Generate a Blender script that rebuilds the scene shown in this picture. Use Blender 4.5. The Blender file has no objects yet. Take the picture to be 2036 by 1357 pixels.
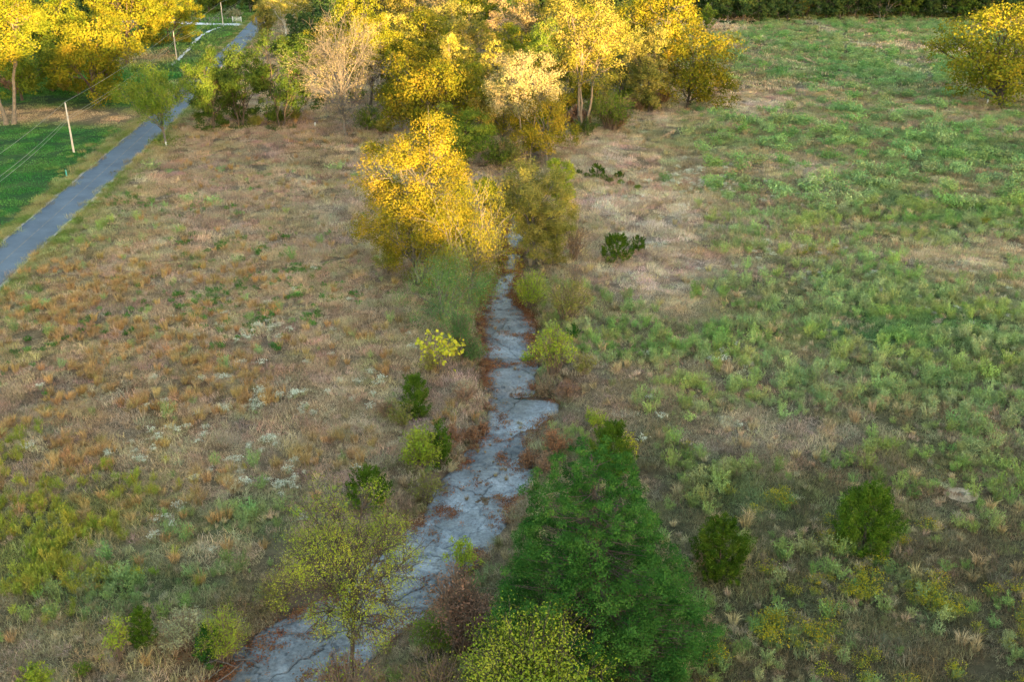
import bpy, math, random
import numpy as np
from math import radians, sin, cos, tan

# ------------------------------------------------------------------ camera, sky, sun, exposure
SC = bpy.context.scene
COL = SC.collection
PITCH = radians(24.0); CAMH = 38.0; FPX = 2000.0; PW, PH = 2036.0, 1357.0
cam = bpy.data.cameras.new('camera'); camo = bpy.data.objects.new('camera', cam); COL.objects.link(camo)
camo.location = (0, 0, CAMH); camo.rotation_euler = (radians(90) - PITCH, 0, 0)
cam.sensor_fit = 'HORIZONTAL'; cam.sensor_width = 36.0; cam.lens = 36.0 * FPX / PW
cam.clip_start = 0.5; cam.clip_end = 6000
SC.camera = camo

SUN_EL = radians(3.2); SUN_AZ = radians(26.0)          # sun low behind the camera, a little to its right
SUNDIR = np.array([sin(SUN_AZ) * cos(SUN_EL), -cos(SUN_AZ) * cos(SUN_EL), sin(SUN_EL)])  # towards the sun
world = bpy.data.worlds.new('World'); SC.world = world; world.use_nodes = True
wn = world.node_tree.nodes; wl = world.node_tree.links
sky = wn.new('ShaderNodeTexSky'); sky.sky_type = 'NISHITA'; sky.sun_disc = False
sky.sun_elevation = SUN_EL; sky.sun_rotation = math.pi - SUN_AZ
sky.altitude = 100; sky.air_density = 1.0; sky.dust_density = 1.0; sky.ozone_density = 0.75
wl.new(sky.outputs[0], wn['Background'].inputs[0]); wn['Background'].inputs[1].default_value = 0.15
sun = bpy.data.lights.new('sun', 'SUN'); suno = bpy.data.objects.new('sun', sun); COL.objects.link(suno)
sun.energy = 3.0; sun.angle = radians(0.5); sun.color = (1.0, 0.62, 0.22)
from mathutils import Vector
suno.rotation_euler = Vector(SUNDIR.tolist()).to_track_quat('Z', 'Y').to_euler()
SC.view_settings.view_transform = 'Standard'; SC.view_settings.look = 'None'
SC.view_settings.gamma = 1.0; SC.view_settings.use_curve_mapping = False
SC.view_settings.exposure = 3.56
SC.cycles.use_denoising = True
SC.cycles.max_bounces = 3; SC.cycles.diffuse_bounces = 1; SC.cycles.transmission_bounces = 1
SC.cycles.glossy_bounces = 2; SC.cycles.transparent_max_bounces = 4

# ------------------------------------------------------------------ maths helpers
rng = np.random.default_rng(7)
random.seed(7)
CP, SP = cos(PITCH), sin(PITCH)
def smooth(a, b, x):
    t = np.clip((x - a) / (b - a), 0, 1); return t * t * (3 - 2 * t)
_perm = np.random.default_rng(3).random((256, 256))
def vnoise(x, y, seed=0):
    x = np.asarray(x, float) + seed * 17.31; y = np.asarray(y, float) + seed * 9.77
    xi = np.floor(x).astype(int); yi = np.floor(y).astype(int); fx = x - xi; fy = y - yi
    fx = fx * fx * (3 - 2 * fx); fy = fy * fy * (3 - 2 * fy)
    P = lambda i, j: _perm[i % 256, j % 256]
    return (P(xi, yi) * (1 - fx) + P(xi + 1, yi) * fx) * (1 - fy) + (P(xi, yi + 1) * (1 - fx) + P(xi + 1, yi + 1) * fx) * fy
def fbm(x, y, seed=0, oct=4):
    s = 0; a = 0.5; n = 0
    for o in range(oct):
        s = s + a * vnoise(np.asarray(x) * 2 ** o, np.asarray(y) * 2 ** o, seed + o * 5); n += a; a *= 0.5
    return s / n
def ray_plane(px, py, z=0.0):
    a = (px - PW / 2) / FPX; b = (PH / 2 - py) / FPX
    d = np.array([a, b * SP + CP, b * CP - SP]); t = (z - CAMH) / d[2]
    return np.array([d[0] * t, d[1] * t, z])
def depth_at(p): return p[1] * CP + (CAMH - p[2]) * SP
def height_for(base, ypx):
    k = (PH / 2 - ypx) / FPX
    return CAMH + base[1] * (k * CP - SP) / (CP + k * SP)

# ------------------------------------------------------------------ creek and road courses, terrain height
CREEK = [  # photo row, left bank, right bank
 (1500, 250, 520), (1420, 340, 590), (1357, 415, 675), (1300, 475, 735), (1250, 530, 800), (1200, 640, 862), (1150, 712, 912), (1100, 758, 966),
 (1050, 812, 1002), (1000, 850, 1026), (950, 892, 1062), (900, 928, 1050), (870, 960, 1052), (840, 978, 1085), (805, 976, 1112),
 (780, 970, 1048), (740, 968, 1060), (700, 960, 1062), (650, 956, 1056), (620, 964, 1044), (600, 962, 1018), (570, 982, 1026),
 (540, 1002, 1032), (510, 1003, 1036), (470, 1008, 1042), (420, 1015, 1050), (370, 1030, 1060), (330, 1042, 1068), (290, 1055, 1080)]
CZ = -1.0
CL = np.array([ray_plane(l, y, CZ)[:2] for y, l, r in CREEK]); CR = np.array([ray_plane(r, y, CZ)[:2] for y, l, r in CREEK])
CC = (CL + CR) / 2; CW = np.linalg.norm(CR - CL, axis=1) / 2
CS = np.concatenate([[0], np.cumsum(np.linalg.norm(np.diff(CC, axis=0), axis=1))])
ROADPX = [(-420, 905), (-200, 706), (0, 527), (150, 393), (300, 257), (375, 187), (432, 128), (484, 78), (512, 46), (530, 28)]
ROADC = np.array([ray_plane(x, y, 0)[:2] for x, y in ROADPX]); ROADW = 2.55
def poly_dist(x, y, P, vals=None):
    x = np.asarray(x, float); y = np.asarray(y, float)
    best = np.full(x.shape, 1e9); bv = np.zeros(x.shape); side = np.zeros(x.shape)
    for i in range(len(P) - 1):
        a, b = P[i], P[i + 1]; d = b - a; L2 = d @ d
        t = np.clip(((x - a[0]) * d[0] + (y - a[1]) * d[1]) / L2, 0, 1)
        qx = a[0] + t * d[0]; qy = a[1] + t * d[1]; dd = np.hypot(x - qx, y - qy)
        m = dd < best; best = np.where(m, dd, best)
        side = np.where(m, np.sign(d[0] * (y - a[1]) - d[1] * (x - a[0])), side)
        if vals is not None: bv = np.where(m, vals[i] + t * (vals[i + 1] - vals[i]), bv)
    return best, bv, side
def creek_edge(x, y):        # metres outside the creek bed's edge (negative inside), side (+1 = left bank going upstream)
    d, w, s = poly_dist(x, y, CC, CW); return d - w, s
def road_dist(x, y):
    d, _, s = poly_dist(x, y, ROADC); return d, s
# unseen ridge shaped to place the shade line: heights by lane across the sun
LANE_U = np.array([-400, -120, -30, 10, 17, 24, 31, 38, 43, 49, 60, 78, 113, 150, 173, 230, 400])
LANE_H = np.array([24., 24., 24., 24.5, 24.5, 22.5, 15.0, 11.2, 13.6, 17.8, 18.8, 19.6, 20.6, 21.6, 21.8, 25., 26.])
def lanes(x, y): return x * cos(SUN_AZ) + y * sin(SUN_AZ), -x * sin(SUN_AZ) + y * cos(SUN_AZ)
RIDGE_V = -170.0
def gz(x, y):
    x = np.asarray(x, float); y = np.asarray(y, float)
    e, s = creek_edge(x, y)
    z = (fbm(x / 28, y / 28, 1, 3) - 0.5) * 1.0 + (fbm(x / 5, y / 5, 2, 2) - 0.5) * 0.22
    rd, _ = road_dist(x, y)
    z = z * smooth(4, 16, rd)
    z = z - 0.25 * np.exp(-((rd - 5.0) / 1.5) ** 2)
    z = z * smooth(0, 6, e)
    bank = 2.4 + 1.6 * fbm(x / 6, y / 6, 4, 2)
    near = smooth(300, 200, y)
    z = z - near * 1.28 * (1 - smooth(-0.25, 1.0, e / bank))
    u, v = lanes(x, y)
    z = z + .7 * np.exp(-((x - 110) / 60) ** 2 - ((y - 335) / 28) ** 2)          # low rise at the far end of the field
    crest = np.interp(u, LANE_U, LANE_H) + (-RIDGE_V) * tan(SUN_EL) - 6.0
    z = z + crest * np.exp(-((v - RIDGE_V) / 45.0) ** 2) * (y < 20)  # unseen shade-casting ridge built into the ground sheet
    return z
def G(px, py):
    p = ray_plane(px, py, 0.0)
    for _ in range(4): p = ray_plane(px, py, float(gz(p[0], p[1])))
    return p

# ------------------------------------------------------------------ object helpers
def tag(o, label=None, cat=None, group=None, kind=None):
    if label: o['label'] = label
    if cat: o['category'] = cat
    if group: o['group'] = group
    if kind: o['kind'] = kind
    return o
def link(o, parent=None):
    COL.objects.link(o)
    if parent is not None: o.parent = parent
    return o
def empty(name, loc, rz=0, scale=1):
    o = bpy.data.objects.new(name, None); o.location = loc; o.rotation_euler = (0, 0, rz); o.scale = (scale,) * 3
    o.empty_display_size = 0.3
    return link(o)
def mesh_np(name, V, quads=None, tris=None, mat=None, smooth_=False, polys=None):
    me = bpy.data.meshes.new(name); V = np.asarray(V, np.float32).reshape(-1, 3)
    loops = []; starts = []; n = 0
    if quads is not None and len(quads):
        q = np.asarray(quads, np.int32).reshape(-1, 4); loops.append(q.ravel()); starts.append(n + 4 * np.arange(len(q))); n += q.size
    if tris is not None and len(tris):
        t = np.asarray(tris, np.int32).reshape(-1, 3); loops.append(t.ravel()); starts.append(n + 3 * np.arange(len(t))); n += t.size
    me.vertices.add(len(V)); me.vertices.foreach_set('co', V.ravel())
    if loops:
        L = np.concatenate(loops).astype(np.int32); S = np.concatenate(starts).astype(np.int32)
        me.loops.add(len(L)); me.loops.foreach_set('vertex_index', L)
        me.polygons.add(len(S)); me.polygons.foreach_set('loop_start', S)
        if smooth_: me.polygons.foreach_set('use_smooth', np.ones(len(S), bool))
    me.update(calc_edges=True); me.validate()
    if mat: me.materials.append(mat)
    return me
class MB:
    def __init__(s): s.V = []; s.Q = []; s.T = []; s.n = 0
    def add(s, V, Q=None, T=None):
        V = np.asarray(V, float).reshape(-1, 3); s.V.append(V)
        if Q is not None and len(Q): s.Q.append(np.asarray(Q).reshape(-1, 4) + s.n)
        if T is not None and len(T): s.T.append(np.asarray(T).reshape(-1, 3) + s.n)
        s.n += len(V)
    def tube(s, pts, rad, sides=5, cap=True):
        P = np.asarray(pts, float); n = len(P); R = np.broadcast_to(np.asarray(rad, float), (n,))
        D = np.gradient(P, axis=0); D /= np.linalg.norm(D, axis=1, keepdims=True) + 1e-9
        ref = np.array([1.0, 0.13, 0.07]) if abs(D[:, 2]).mean() > 0.7 else np.array([0.1, 0.07, 1.0])
        A = np.cross(D, ref); A /= np.linalg.norm(A, axis=1, keepdims=True) + 1e-9; B = np.cross(D, A)
        a = np.arange(sides) * 2 * math.pi / sides
        V = P[:, None] + R[:, None, None] * (A[:, None] * np.cos(a)[None, :, None] + B[:, None] * np.sin(a)[None, :, None])
        i = np.arange(n - 1)[:, None] * sides; j = np.arange(sides)[None]; k = (j + 1) % sides
        Q = np.stack([i + j, i + k, i + sides + k, i + sides + j], -1).reshape(-1, 4)
        s.add(V.reshape(-1, 3), Q)
        if cap and sides == 4: s.Q.append(np.array([[(n - 1) * sides + q for q in range(4)]]) + s.n - n * sides)
        elif cap and sides > 4:
            b = s.n - n * sides + (n - 1) * sides; s.T.append(np.array([[b, b + q, b + q + 1] for q in range(1, sides - 1)]))
    def box(s, c, size, rz=0):
        hx, hy, hz = np.asarray(size) / 2
        v = np.array([[x, y, z] for z in (-hz, hz) for x, y in ((-hx, -hy), (hx, -hy), (hx, hy), (-hx, hy))])
        c_, s_ = cos(rz), sin(rz); v = v @ np.array([[c_, s_, 0], [-s_, c_, 0], [0, 0, 1]])
        s.add(v + np.asarray(c), [[0, 3, 2, 1], [4, 5, 6, 7], [0, 1, 5, 4], [1, 2, 6, 5], [2, 3, 7, 6], [3, 0, 4, 7]])
    def leaves(s, C, L, W, N, A):            # rhombic leaves at C, length L, width W, normal N, axis hint A
        A = A - N * (A * N).sum(1, keepdims=True); A /= np.linalg.norm(A, axis=1, keepdims=True) + 1e-9
        B = np.cross(N, A); L = np.reshape(L, (-1, 1)) / 2; W = np.reshape(W, (-1, 1)) / 2
        V = np.stack([C - A * L, C + B * W - A * L * 0.1, C + A * L, C - B * W - A * L * 0.1], 1).reshape(-1, 3)
        s.add(V, np.arange(len(C) * 4).reshape(-1, 4))
    def mesh(s, name, mat, smooth_=False):
        return mesh_np(name, np.concatenate(s.V) if s.V else np.zeros((0, 3)), np.concatenate(s.Q) if s.Q else None, np.concatenate(s.T) if s.T else None, mat, smooth_)
    def obj(s, name, mat, parent=None, smooth_=False):
        return link(bpy.data.objects.new(name, s.mesh(name, mat, smooth_)), parent)
def unit(v): return v / (np.linalg.norm(v, axis=-1, keepdims=True) + 1e-9)

# ------------------------------------------------------------------ materials
def new_mat(name):
    m = bpy.data.materials.new(name); m.use_nodes = True; nt = m.node_tree; nt.nodes.clear()
    out = nt.nodes.new('ShaderNodeOutputMaterial'); return m, nt, nt.nodes, nt.links, out
def ramp(nodes, stops):
    r = nodes.new('ShaderNodeValToRGB'); e = r.color_ramp.elements
    while len(e) < len(stops): e.new(0.5)
    for i, (p, c) in enumerate(stops): e[i].position = p; e[i].color = (*c, 1)
    return r
def leaf_mat(name, cols, trans=0.22, hue_scale=0.35, rough=0.6, hue=True):
    m, nt, N, Lk, out = new_mat(name)
    g = N.new('ShaderNodeNewGeometry'); oi = N.new('ShaderNodeObjectInfo'); tc = N.new('ShaderNodeTexCoord')
    nz = N.new('ShaderNodeTexNoise'); nz.inputs['Scale'].default_value = hue_scale; nz.inputs['Detail'].default_value = 3
    Lk.new(tc.outputs['Object'], nz.inputs['Vector'])
    mx = N.new('ShaderNodeMath'); mx.operation = 'MULTIPLY_ADD'; mx.inputs[1].default_value = 0.34
    mr = N.new('ShaderNodeMapRange'); mr.inputs['From Min'].default_value = 0.3; mr.inputs['From Max'].default_value = 0.7
    mr.inputs['To Min'].default_value = -0.05; mr.inputs['To Max'].default_value = 0.72
    Lk.new(nz.outputs[0], mr.inputs[0]); Lk.new(g.outputs['Random Per Island'], mx.inputs[0]); Lk.new(mr.outputs[0], mx.inputs[2])
    n = len(cols); r = ramp(N, [(i / (n - 1), c) for i, c in enumerate(cols)]); Lk.new(mx.outputs[0], r.inputs[0])
    hs = N.new('ShaderNodeHueSaturation'); Lk.new(r.outputs[0], hs.inputs['Color'])
    hr = N.new('ShaderNodeMapRange'); hr.inputs['To Min'].default_value = .472; hr.inputs['To Max'].default_value = .506; wn_ = N.new('ShaderNodeMath'); wn_.operation = 'FRACT'; wm_ = N.new('ShaderNodeMath'); wm_.operation = 'MULTIPLY'; wm_.inputs[1].default_value = 7.31
    Lk.new(oi.outputs['Random'], wm_.inputs[0]); Lk.new(wm_.outputs[0], wn_.inputs[0]); Lk.new(wn_.outputs[0], hr.inputs[0]); Lk.new(hr.outputs[0], hs.inputs['Hue'] if hue else wm_.inputs[2])
    vr = N.new('ShaderNodeMapRange'); vr.inputs['To Min'].default_value = 0.85; vr.inputs['To Max'].default_value = 1.15
    Lk.new(oi.outputs['Random'], vr.inputs[0]); Lk.new(vr.outputs[0], hs.inputs['Value'])
    p = N.new('ShaderNodeBsdfDiffuse')
    t = N.new('ShaderNodeBsdfTranslucent'); mix = N.new('ShaderNodeMixShader'); mix.inputs[0].default_value = trans
    Lk.new(hs.outputs[0], p.inputs['Color']); Lk.new(hs.outputs[0], t.inputs['Color'])
    Lk.new(p.outputs[0], mix.inputs[1]); Lk.new(t.outputs[0], mix.inputs[2]); Lk.new(mix.outputs[0], out.inputs[0]); return m
def noisy_mat(name, stops, scale=2.0, detail=6, rough=0.9, bump=0.0, bscale=None, spec=0.2, coord='Object'):
    m, nt, N, Lk, out = new_mat(name)
    tc = N.new('ShaderNodeTexCoord'); nz = N.new('ShaderNodeTexNoise'); nz.inputs['Scale'].default_value = scale; nz.inputs['Detail'].default_value = detail
    nz.inputs['Roughness'].default_value = 0.65
    Lk.new(tc.outputs[coord], nz.inputs['Vector']); r = ramp(N, stops); Lk.new(nz.outputs[0], r.inputs[0])
    p = N.new('ShaderNodeBsdfPrincipled'); p.inputs['Roughness'].default_value = rough; p.inputs['Specular IOR Level'].default_value = spec
    Lk.new(r.outputs[0], p.inputs['Base Color'])
    if bump:
        n2 = N.new('ShaderNodeTexNoise'); n2.inputs['Scale'].default_value = bscale or scale * 4; n2.inputs['Detail'].default_value = 6
        Lk.new(tc.outputs[coord], n2.inputs['Vector']); b = N.new('ShaderNodeBump'); b.inputs['Strength'].default_value = bump
        Lk.new(n2.outputs[0], b.inputs['Height']); Lk.new(b.outputs[0], p.inputs['Normal'])
    Lk.new(p.outputs[0], out.inputs[0]); return m
def tint_mat(name, trans=0.18, var=0.42, fixed=None, sat=1.0):   # colour carried by each plant (attribute gcol), small change from blade to blade
    m, nt, N, Lk, out = new_mat(name)
    at = N.new('ShaderNodeAttribute'); at.attribute_type = 'INSTANCER'; at.attribute_name = 'gcol'
    g = N.new('ShaderNodeNewGeometry'); hs = N.new('ShaderNodeHueSaturation'); vr = N.new('ShaderNodeMapRange')
    vr.inputs['To Min'].default_value = 1 - var; vr.inputs['To Max'].default_value = 1 + var
    Lk.new(g.outputs['Random Per Island'], vr.inputs[0]); Lk.new(vr.outputs[0], hs.inputs['Value']); Lk.new(at.outputs['Color'], hs.inputs['Color'])
    p = N.new('ShaderNodeBsdfDiffuse')
    t = N.new('ShaderNodeBsdfTranslucent'); mix = N.new('ShaderNodeMixShader'); mix.inputs[0].default_value = trans
    Lk.new(hs.outputs[0], p.inputs['Color']); Lk.new(hs.outputs[0], t.inputs['Color'])
    Lk.new(p.outputs[0], mix.inputs[1]); Lk.new(t.outputs[0], mix.inputs[2]); Lk.new(mix.outputs[0], out.inputs[0]); return m

M = {}
M['bark'] = noisy_mat('bark', [(.3, (.045, .035, .03)), (.7, (.11, .09, .072))], 3.0, bump=0.4)
M['bark_pale'] = noisy_mat('bark_pale', [(.3, (.11, .09, .07)), (.7, (.24, .20, .155))], 2.0, bump=0.4)
M['bark_grey'] = noisy_mat('bark_grey', [(.3, (.085, .078, .072)), (.7, (.185, .165, .15))], 2.5, bump=0.4)
M['bark_white'] = noisy_mat('bark_white', [(0.35, (0.38, 0.35, 0.30)), (0.6, (0.72, 0.69, 0.62))], 1.2)
M['twig'] = noisy_mat('twig', [(.3, (.10, .072, .055)), (.7, (.21, .155, .115))], 3.0)
M['gold'] = leaf_mat('leaf_gold', [(.06, .10, .011), (.11, .14, .014), (.19, .19, .018), (.31, .245, .026)])
M['yellow'] = leaf_mat('leaf_yellow', [(.11, .145, .018), (.20, .205, .03), (.32, .28, .06), (.43, .35, .13)])
M['amber'] = leaf_mat('leaf_amber', [(.08, .115, .012), (.16, .16, .016), (.28, .225, .024), (.40, .29, .045)])
M['tan'] = leaf_mat('leaf_tan', [(.14, .16, .05), (.24, .22, .09), (.35, .29, .15), (.36, .27, .14)])
M['green'] = leaf_mat('leaf_green', [(0.05, 0.10, 0.015), (0.09, 0.15, 0.02), (0.15, 0.20, 0.03), (0.20, 0.22, 0.035)], hue=False)
M['darkgreen'] = leaf_mat('leaf_dark_green', [(0.03, 0.065, 0.014), (0.05, 0.095, 0.018), (0.085, 0.13, 0.025), (0.12, 0.15, 0.03)], hue=False)
M['olive'] = leaf_mat('leaf_olive', [(0.10, 0.12, 0.03), (0.17, 0.18, 0.04), (0.25, 0.23, 0.06), (0.32, 0.26, 0.08)], hue=False)
M['lime'] = leaf_mat('leaf_lime', [(0.14, 0.22, 0.02), (0.22, 0.30, 0.03), (0.32, 0.36, 0.04), (0.42, 0.40, 0.06)], hue=False)
M['willow'] = leaf_mat('leaf_willow', [(.04, .11, .035), (.075, .165, .05), (.13, .22, .07), (.24, .29, .10)], hue=False)
M['cedar'] = leaf_mat('leaf_cedar', [(.012, .046, .010), (.024, .078, .015), (.046, .122, .023), (.085, .165, .034)], hue=False, trans=0.1, hue_scale=0.6)
M['cedar_olive'] = leaf_mat('leaf_young_cedar', [(.02, .052, .006), (.04, .085, .009), (.07, .12, .012), (.12, .165, .024)], hue=False, trans=0.1, hue_scale=1.2)
M['sycamore'] = leaf_mat('leaf_sapling_yellow', [(.24, .28, .03), (.38, .38, .035), (.50, .46, .06)])
M['rust'] = leaf_mat('leaf_rust', [(.15, .07, .04), (.24, .12, .065), (.33, .18, .10), (.40, .26, .16)], hue=False)
M['brown'] = leaf_mat('leaf_brown', [(0.16, 0.10, 0.06), (0.24, 0.16, 0.09), (0.32, 0.22, 0.13), (0.38, 0.29, 0.17)])
M['sage'] = leaf_mat('leaf_sage', [(0.16, 0.22, 0.10), (0.24, 0.29, 0.15), (0.34, 0.37, 0.22), (0.45, 0.46, 0.30)])
M['wood'] = leaf_mat('leaf_woodland', [(.020, .052, .020), (.038, .075, .026), (.06, .10, .03), (.10, .125, .038)], hue=False)
M['blade'] = tint_mat('grass_blade')
M['weed'] = tint_mat('weed_leaf', var=0.3)

# ------------------------------------------------------------------ zones of the fields
LAWN_EDGE = None
class Blobs:
    def __init__(s, L):
        s.B = []
        for px, py, rx, ry, w in L:
            c = ray_plane(px, py); z = depth_at(c)
            y1 = ray_plane(px, py - ry)[1]; y0 = ray_plane(px, py + ry)[1]
            s.B.append((c[0], c[1], rx * z / FPX, max(0.5, (y1 - y0) / 2), w))
    def __call__(s, x, y):
        r = np.zeros(np.shape(x))
        for cx, cy, rx, ry, w in s.B: r = r + w * np.exp(-((x - cx) / rx) ** 2 - ((y - cy) / ry) ** 2)
        return r
B_orange = Blobs([(150, 620, 260, 80, .8), (280, 740, 320, 95, .85), (150, 860, 280, 90, .9), (470, 800, 200, 110, .7), (400, 560, 220, 60, .2), (620, 930, 130, 80, .5),
                  (100, 560, 150, 50, .4), (1800, 400, 160, 40, .35), (1500, 830, 150, 50, .2), (300, 1000, 200, 60, .35), (60, 960, 120, 50, .5), (1480, 200, 60, 20, .3), (100, 1280, 160, 60, .35)])
B_green_r = Blobs([(1700, 262, 380, 30, 1.0), (1560, 232, 150, 18, .9), (1950, 300, 200, 35, .9), (1350, 260, 90, 25, .4), (1750, 650, 330, 90, .9), (1950, 760, 160, 90, .9), (1480, 620, 130, 60, .6),
                   (1500, 470, 140, 50, .6), (1600, 400, 200, 45, .6), (1900, 420, 200, 60, .55), (1700, 130, 260, 60, .6), (1750, 60, 260, 25, .8), (1850, 900, 150, 60, .5), (1450, 980, 110, 60, .6),
                   (1250, 690, 70, 60, .5), (1350, 900, 100, 60, .45), (1600, 800, 120, 50, .5), (1330, 730, 100, 70, .35), (1750, 340, 300, 30, .6), (1600, 560, 260, 40, .55), (1250, 600, 60, 40, .25)])
B_dry_r = Blobs([(1290, 470, 130, 90, 1.0), (1200, 300, 70, 50, .9), (1470, 205, 90, 22, 1.3), (1330, 240, 90, 25, .5), (1310, 560, 110, 40, .7), (1250, 400, 110, 40, .8), (1650, 350, 60, 20, .5), (1560, 330, 80, 25, .4),
                 (1290, 970, 60, 40, .8), (1550, 860, 170, 40, .6), (1900, 520, 120, 30, .4), (1200, 780, 60, 60, .5), (1480, 870, 120, 40, .7), (1420, 50, 60, 10, 1.2), (1780, 90, 80, 6, .9), (1900, 100, 90, 7, .7)])
B_darkweed = Blobs([(480, 485, 110, 22, .9), (590, 590, 90, 40, .8), (430, 600, 70, 25, .8), (510, 640, 60, 35, .8), (620, 535, 40, 20, .7), (260, 395, 40, 14, .5), (500, 355, 50, 12, .35), (160, 640, 50, 20, .4), (60, 700, 50, 30, .4), (430, 590, 200, 80, .25), (340, 400, 120, 20, .25)])
B_pale = Blobs([(450, 930, 150, 70, .9), (540, 885, 70, 25, 1.), (610, 945, 80, 45, .9), (380, 1040, 60, 30, .7), (480, 990, 90, 35, .6), (520, 730, 220, 120, .35), (330, 860, 200, 80, .3), (260, 740, 200, 90, .25), (560, 790, 120, 50, .5),
                (1400, 375, 110, 35, .5), (1350, 350, 80, 20, .5), (1350, 800, 90, 70, .25), (1850, 590, 150, 40, .25), (1560, 520, 160, 40, .35), (1440, 710, 50, 20, .4), (490, 1110, 60, 25, .4)])
B_gold = Blobs([(1700, 1195, 170, 110, 1.), (1650, 1320, 330, 60, .9), (1880, 1115, 70, 45, .9), (1450, 1240, 100, 60, .55), (1400, 905, 40, 14, .9), (1620, 505, 60, 18, .5), (1980, 455, 22, 9, 1.4), (1840, 1240, 120, 70, .5), (1290, 400, 0.1, 0.1, 0),
                (1560, 1000, 60, 25, .5), (1490, 1010, 40, 20, .4), (1310, 690, 25, 14, .6), (1480, 1140, 60, 30, .4), (1960, 1180, 90, 90, .4)])
B_spike = Blobs([(110, 1040, 130, 85, 1.1), (60, 1110, 90, 60, .8), (230, 1010, 60, 50, .5), (290, 1010, 50, 30, .4), (250, 1120, 60, 50, .4), (20, 900, 40, 40, .3)])
B_greenL = Blobs([(260, 1160, 160, 60, 1.), (190, 1190, 90, 40, 1.), (520, 1010, 80, 50, .7), (420, 1010, 90, 40, .6), (380, 1180, 120, 40, .6), (440, 1050, 90, 30, .5), (120, 500, 80, 30, .6), (250, 440, 120, 40, .5), (480, 330, 60, 10, .3), (560, 1060, 60, 40, .7), (30, 640, 60, 30, .3)])
B_mauve = Blobs([(450, 340, 260, 50, .8), (560, 480, 220, 60, .5), (620, 680, 200, 80, .6), (600, 850, 150, 60, .4), (680, 400, 60, 80, .5), (1300, 480, 140, 90, .5), (1400, 1060, 120, 80, .5), (1550, 900, 200, 60, .4), (1200, 560, 100, 60, .3), (1820, 1280, 200, 60, .3)])
B_bare = Blobs([(110, 228, 170, 14, 1.2), (240, 238, 70, 10, 1.0), (30, 225, 120, 14, 1.0), (290, 118, 60, 14, .8), (640, 238, 200, 14, .6), (1400, 60, 60, 8, 1.)])
B_darkgrass = Blobs([(120, 200, 200, 16, .8)])
ANT = G(1912, 984)
TRACK = np.array([ray_plane(x, y)[:2] for x, y in ((1575, 44), (1612, 50), (1650, 64), (1700, 86), (1760, 112), (1840, 150))])
def zones(x, y):
    e, cs = creek_edge(x, y); rd, rs = road_dist(x, y)
    left_of_road = (rs > 0)
    return e, cs, rd, left_of_road

def mixc(a, b, t): return a + (b - a) * np.asarray(t)[..., None]
C_ = lambda *v: np.array(v, float)
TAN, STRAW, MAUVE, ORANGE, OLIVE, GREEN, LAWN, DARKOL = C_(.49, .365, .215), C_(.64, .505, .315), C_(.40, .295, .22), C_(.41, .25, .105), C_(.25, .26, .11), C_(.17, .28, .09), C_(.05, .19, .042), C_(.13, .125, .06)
def field_colour(x, y):
    e, cs, rd, lor = zones(x, y)
    n1 = fbm(x / 9, y / 9, 11, 4); n2 = fbm(x / 3, y / 3, 12, 3); n3 = fbm(x / 18, y / 18, 13, 3); n4 = fbm(x / 7, y / 2.5, 14, 3)
    c = mixc(np.broadcast_to(TAN, np.shape(x) + (3,)), STRAW, smooth(.5, .72, n2) * .7)
    c = mixc(c, MAUVE, np.clip(smooth(.45, .65, n1) * .6 + B_mauve(x, y) * .5, 0, .85))
    c = mixc(c, ORANGE, np.clip(B_orange(x, y), 0, 1) * smooth(.35, .6, n2) * .35)
    right = (cs < 0) & ~lor
    gr = np.where(right, np.clip(.38 + B_green_r(x, y) * .7 - B_dry_r(x, y) * .9, 0, .95) * smooth(.28, .52, n4 * .6 + n3 * .4), 0)
    c = mixc(c, mixc(np.broadcast_to(OLIVE, c.shape), GREEN, smooth(.4, .7, n3)), gr)
    c = mixc(c, C_(.74, .60, .44), np.where(right, np.clip(B_dry_r(x, y), 0, 1) * .75 * smooth(.25, .55, n2), 0))
    c = mixc(c, DARKOL, np.where(right, smooth(88, 48, y) * .75, 0))  # right foreground goes dark olive, camera vignette put into the plant colour
    c = mixc(c, C_(.17, .15, .075), np.where(right, 0, smooth(62, 44, y) * .5))  # left foreground darkened likewise, vignette in the colour
    c = mixc(c, mixc(np.broadcast_to(OLIVE, c.shape), GREEN, .5), np.clip(B_greenL(x, y), 0, 1) * .75)
    c = mixc(c, C_(.24, .27, .06), np.clip(B_spike(x, y), 0, 1) * .7)
    td = poly_dist(x, y, TRACK)[0]; c = mixc(c, C_(.56, .52, .36), np.exp(-(td / 1.6) ** 2) * .8)
    verge = np.exp(-np.clip(rd - ROADW, 0, None) / 2.6)
    c = mixc(c, C_(.20, .24, .07), verge * .75)
    lawnm = lor * smooth(3.0, 6.0, rd)
    c = mixc(c, mixc(np.broadcast_to(LAWN, c.shape), C_(.13, .28, .065), smooth(.4, .65, n2)), lawnm)
    c = mixc(c, C_(.13, .24, .06), lawnm * smooth(235, 270, y) * .9)
    c = mixc(c, C_(.55, .38, .22), lawnm * np.clip(B_bare(x, y), 0, 1) * .95)
    c = mixc(c, C_(.30, .215, .13), np.where(~lor, np.clip(B_bare(x, y), 0, 1), 0) * .5)
    c = mixc(c, C_(.05, .09, .03), lawnm * np.clip(B_darkgrass(x, y), 0, 1) * .8)
    return np.clip(c, .01, .8)

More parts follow.
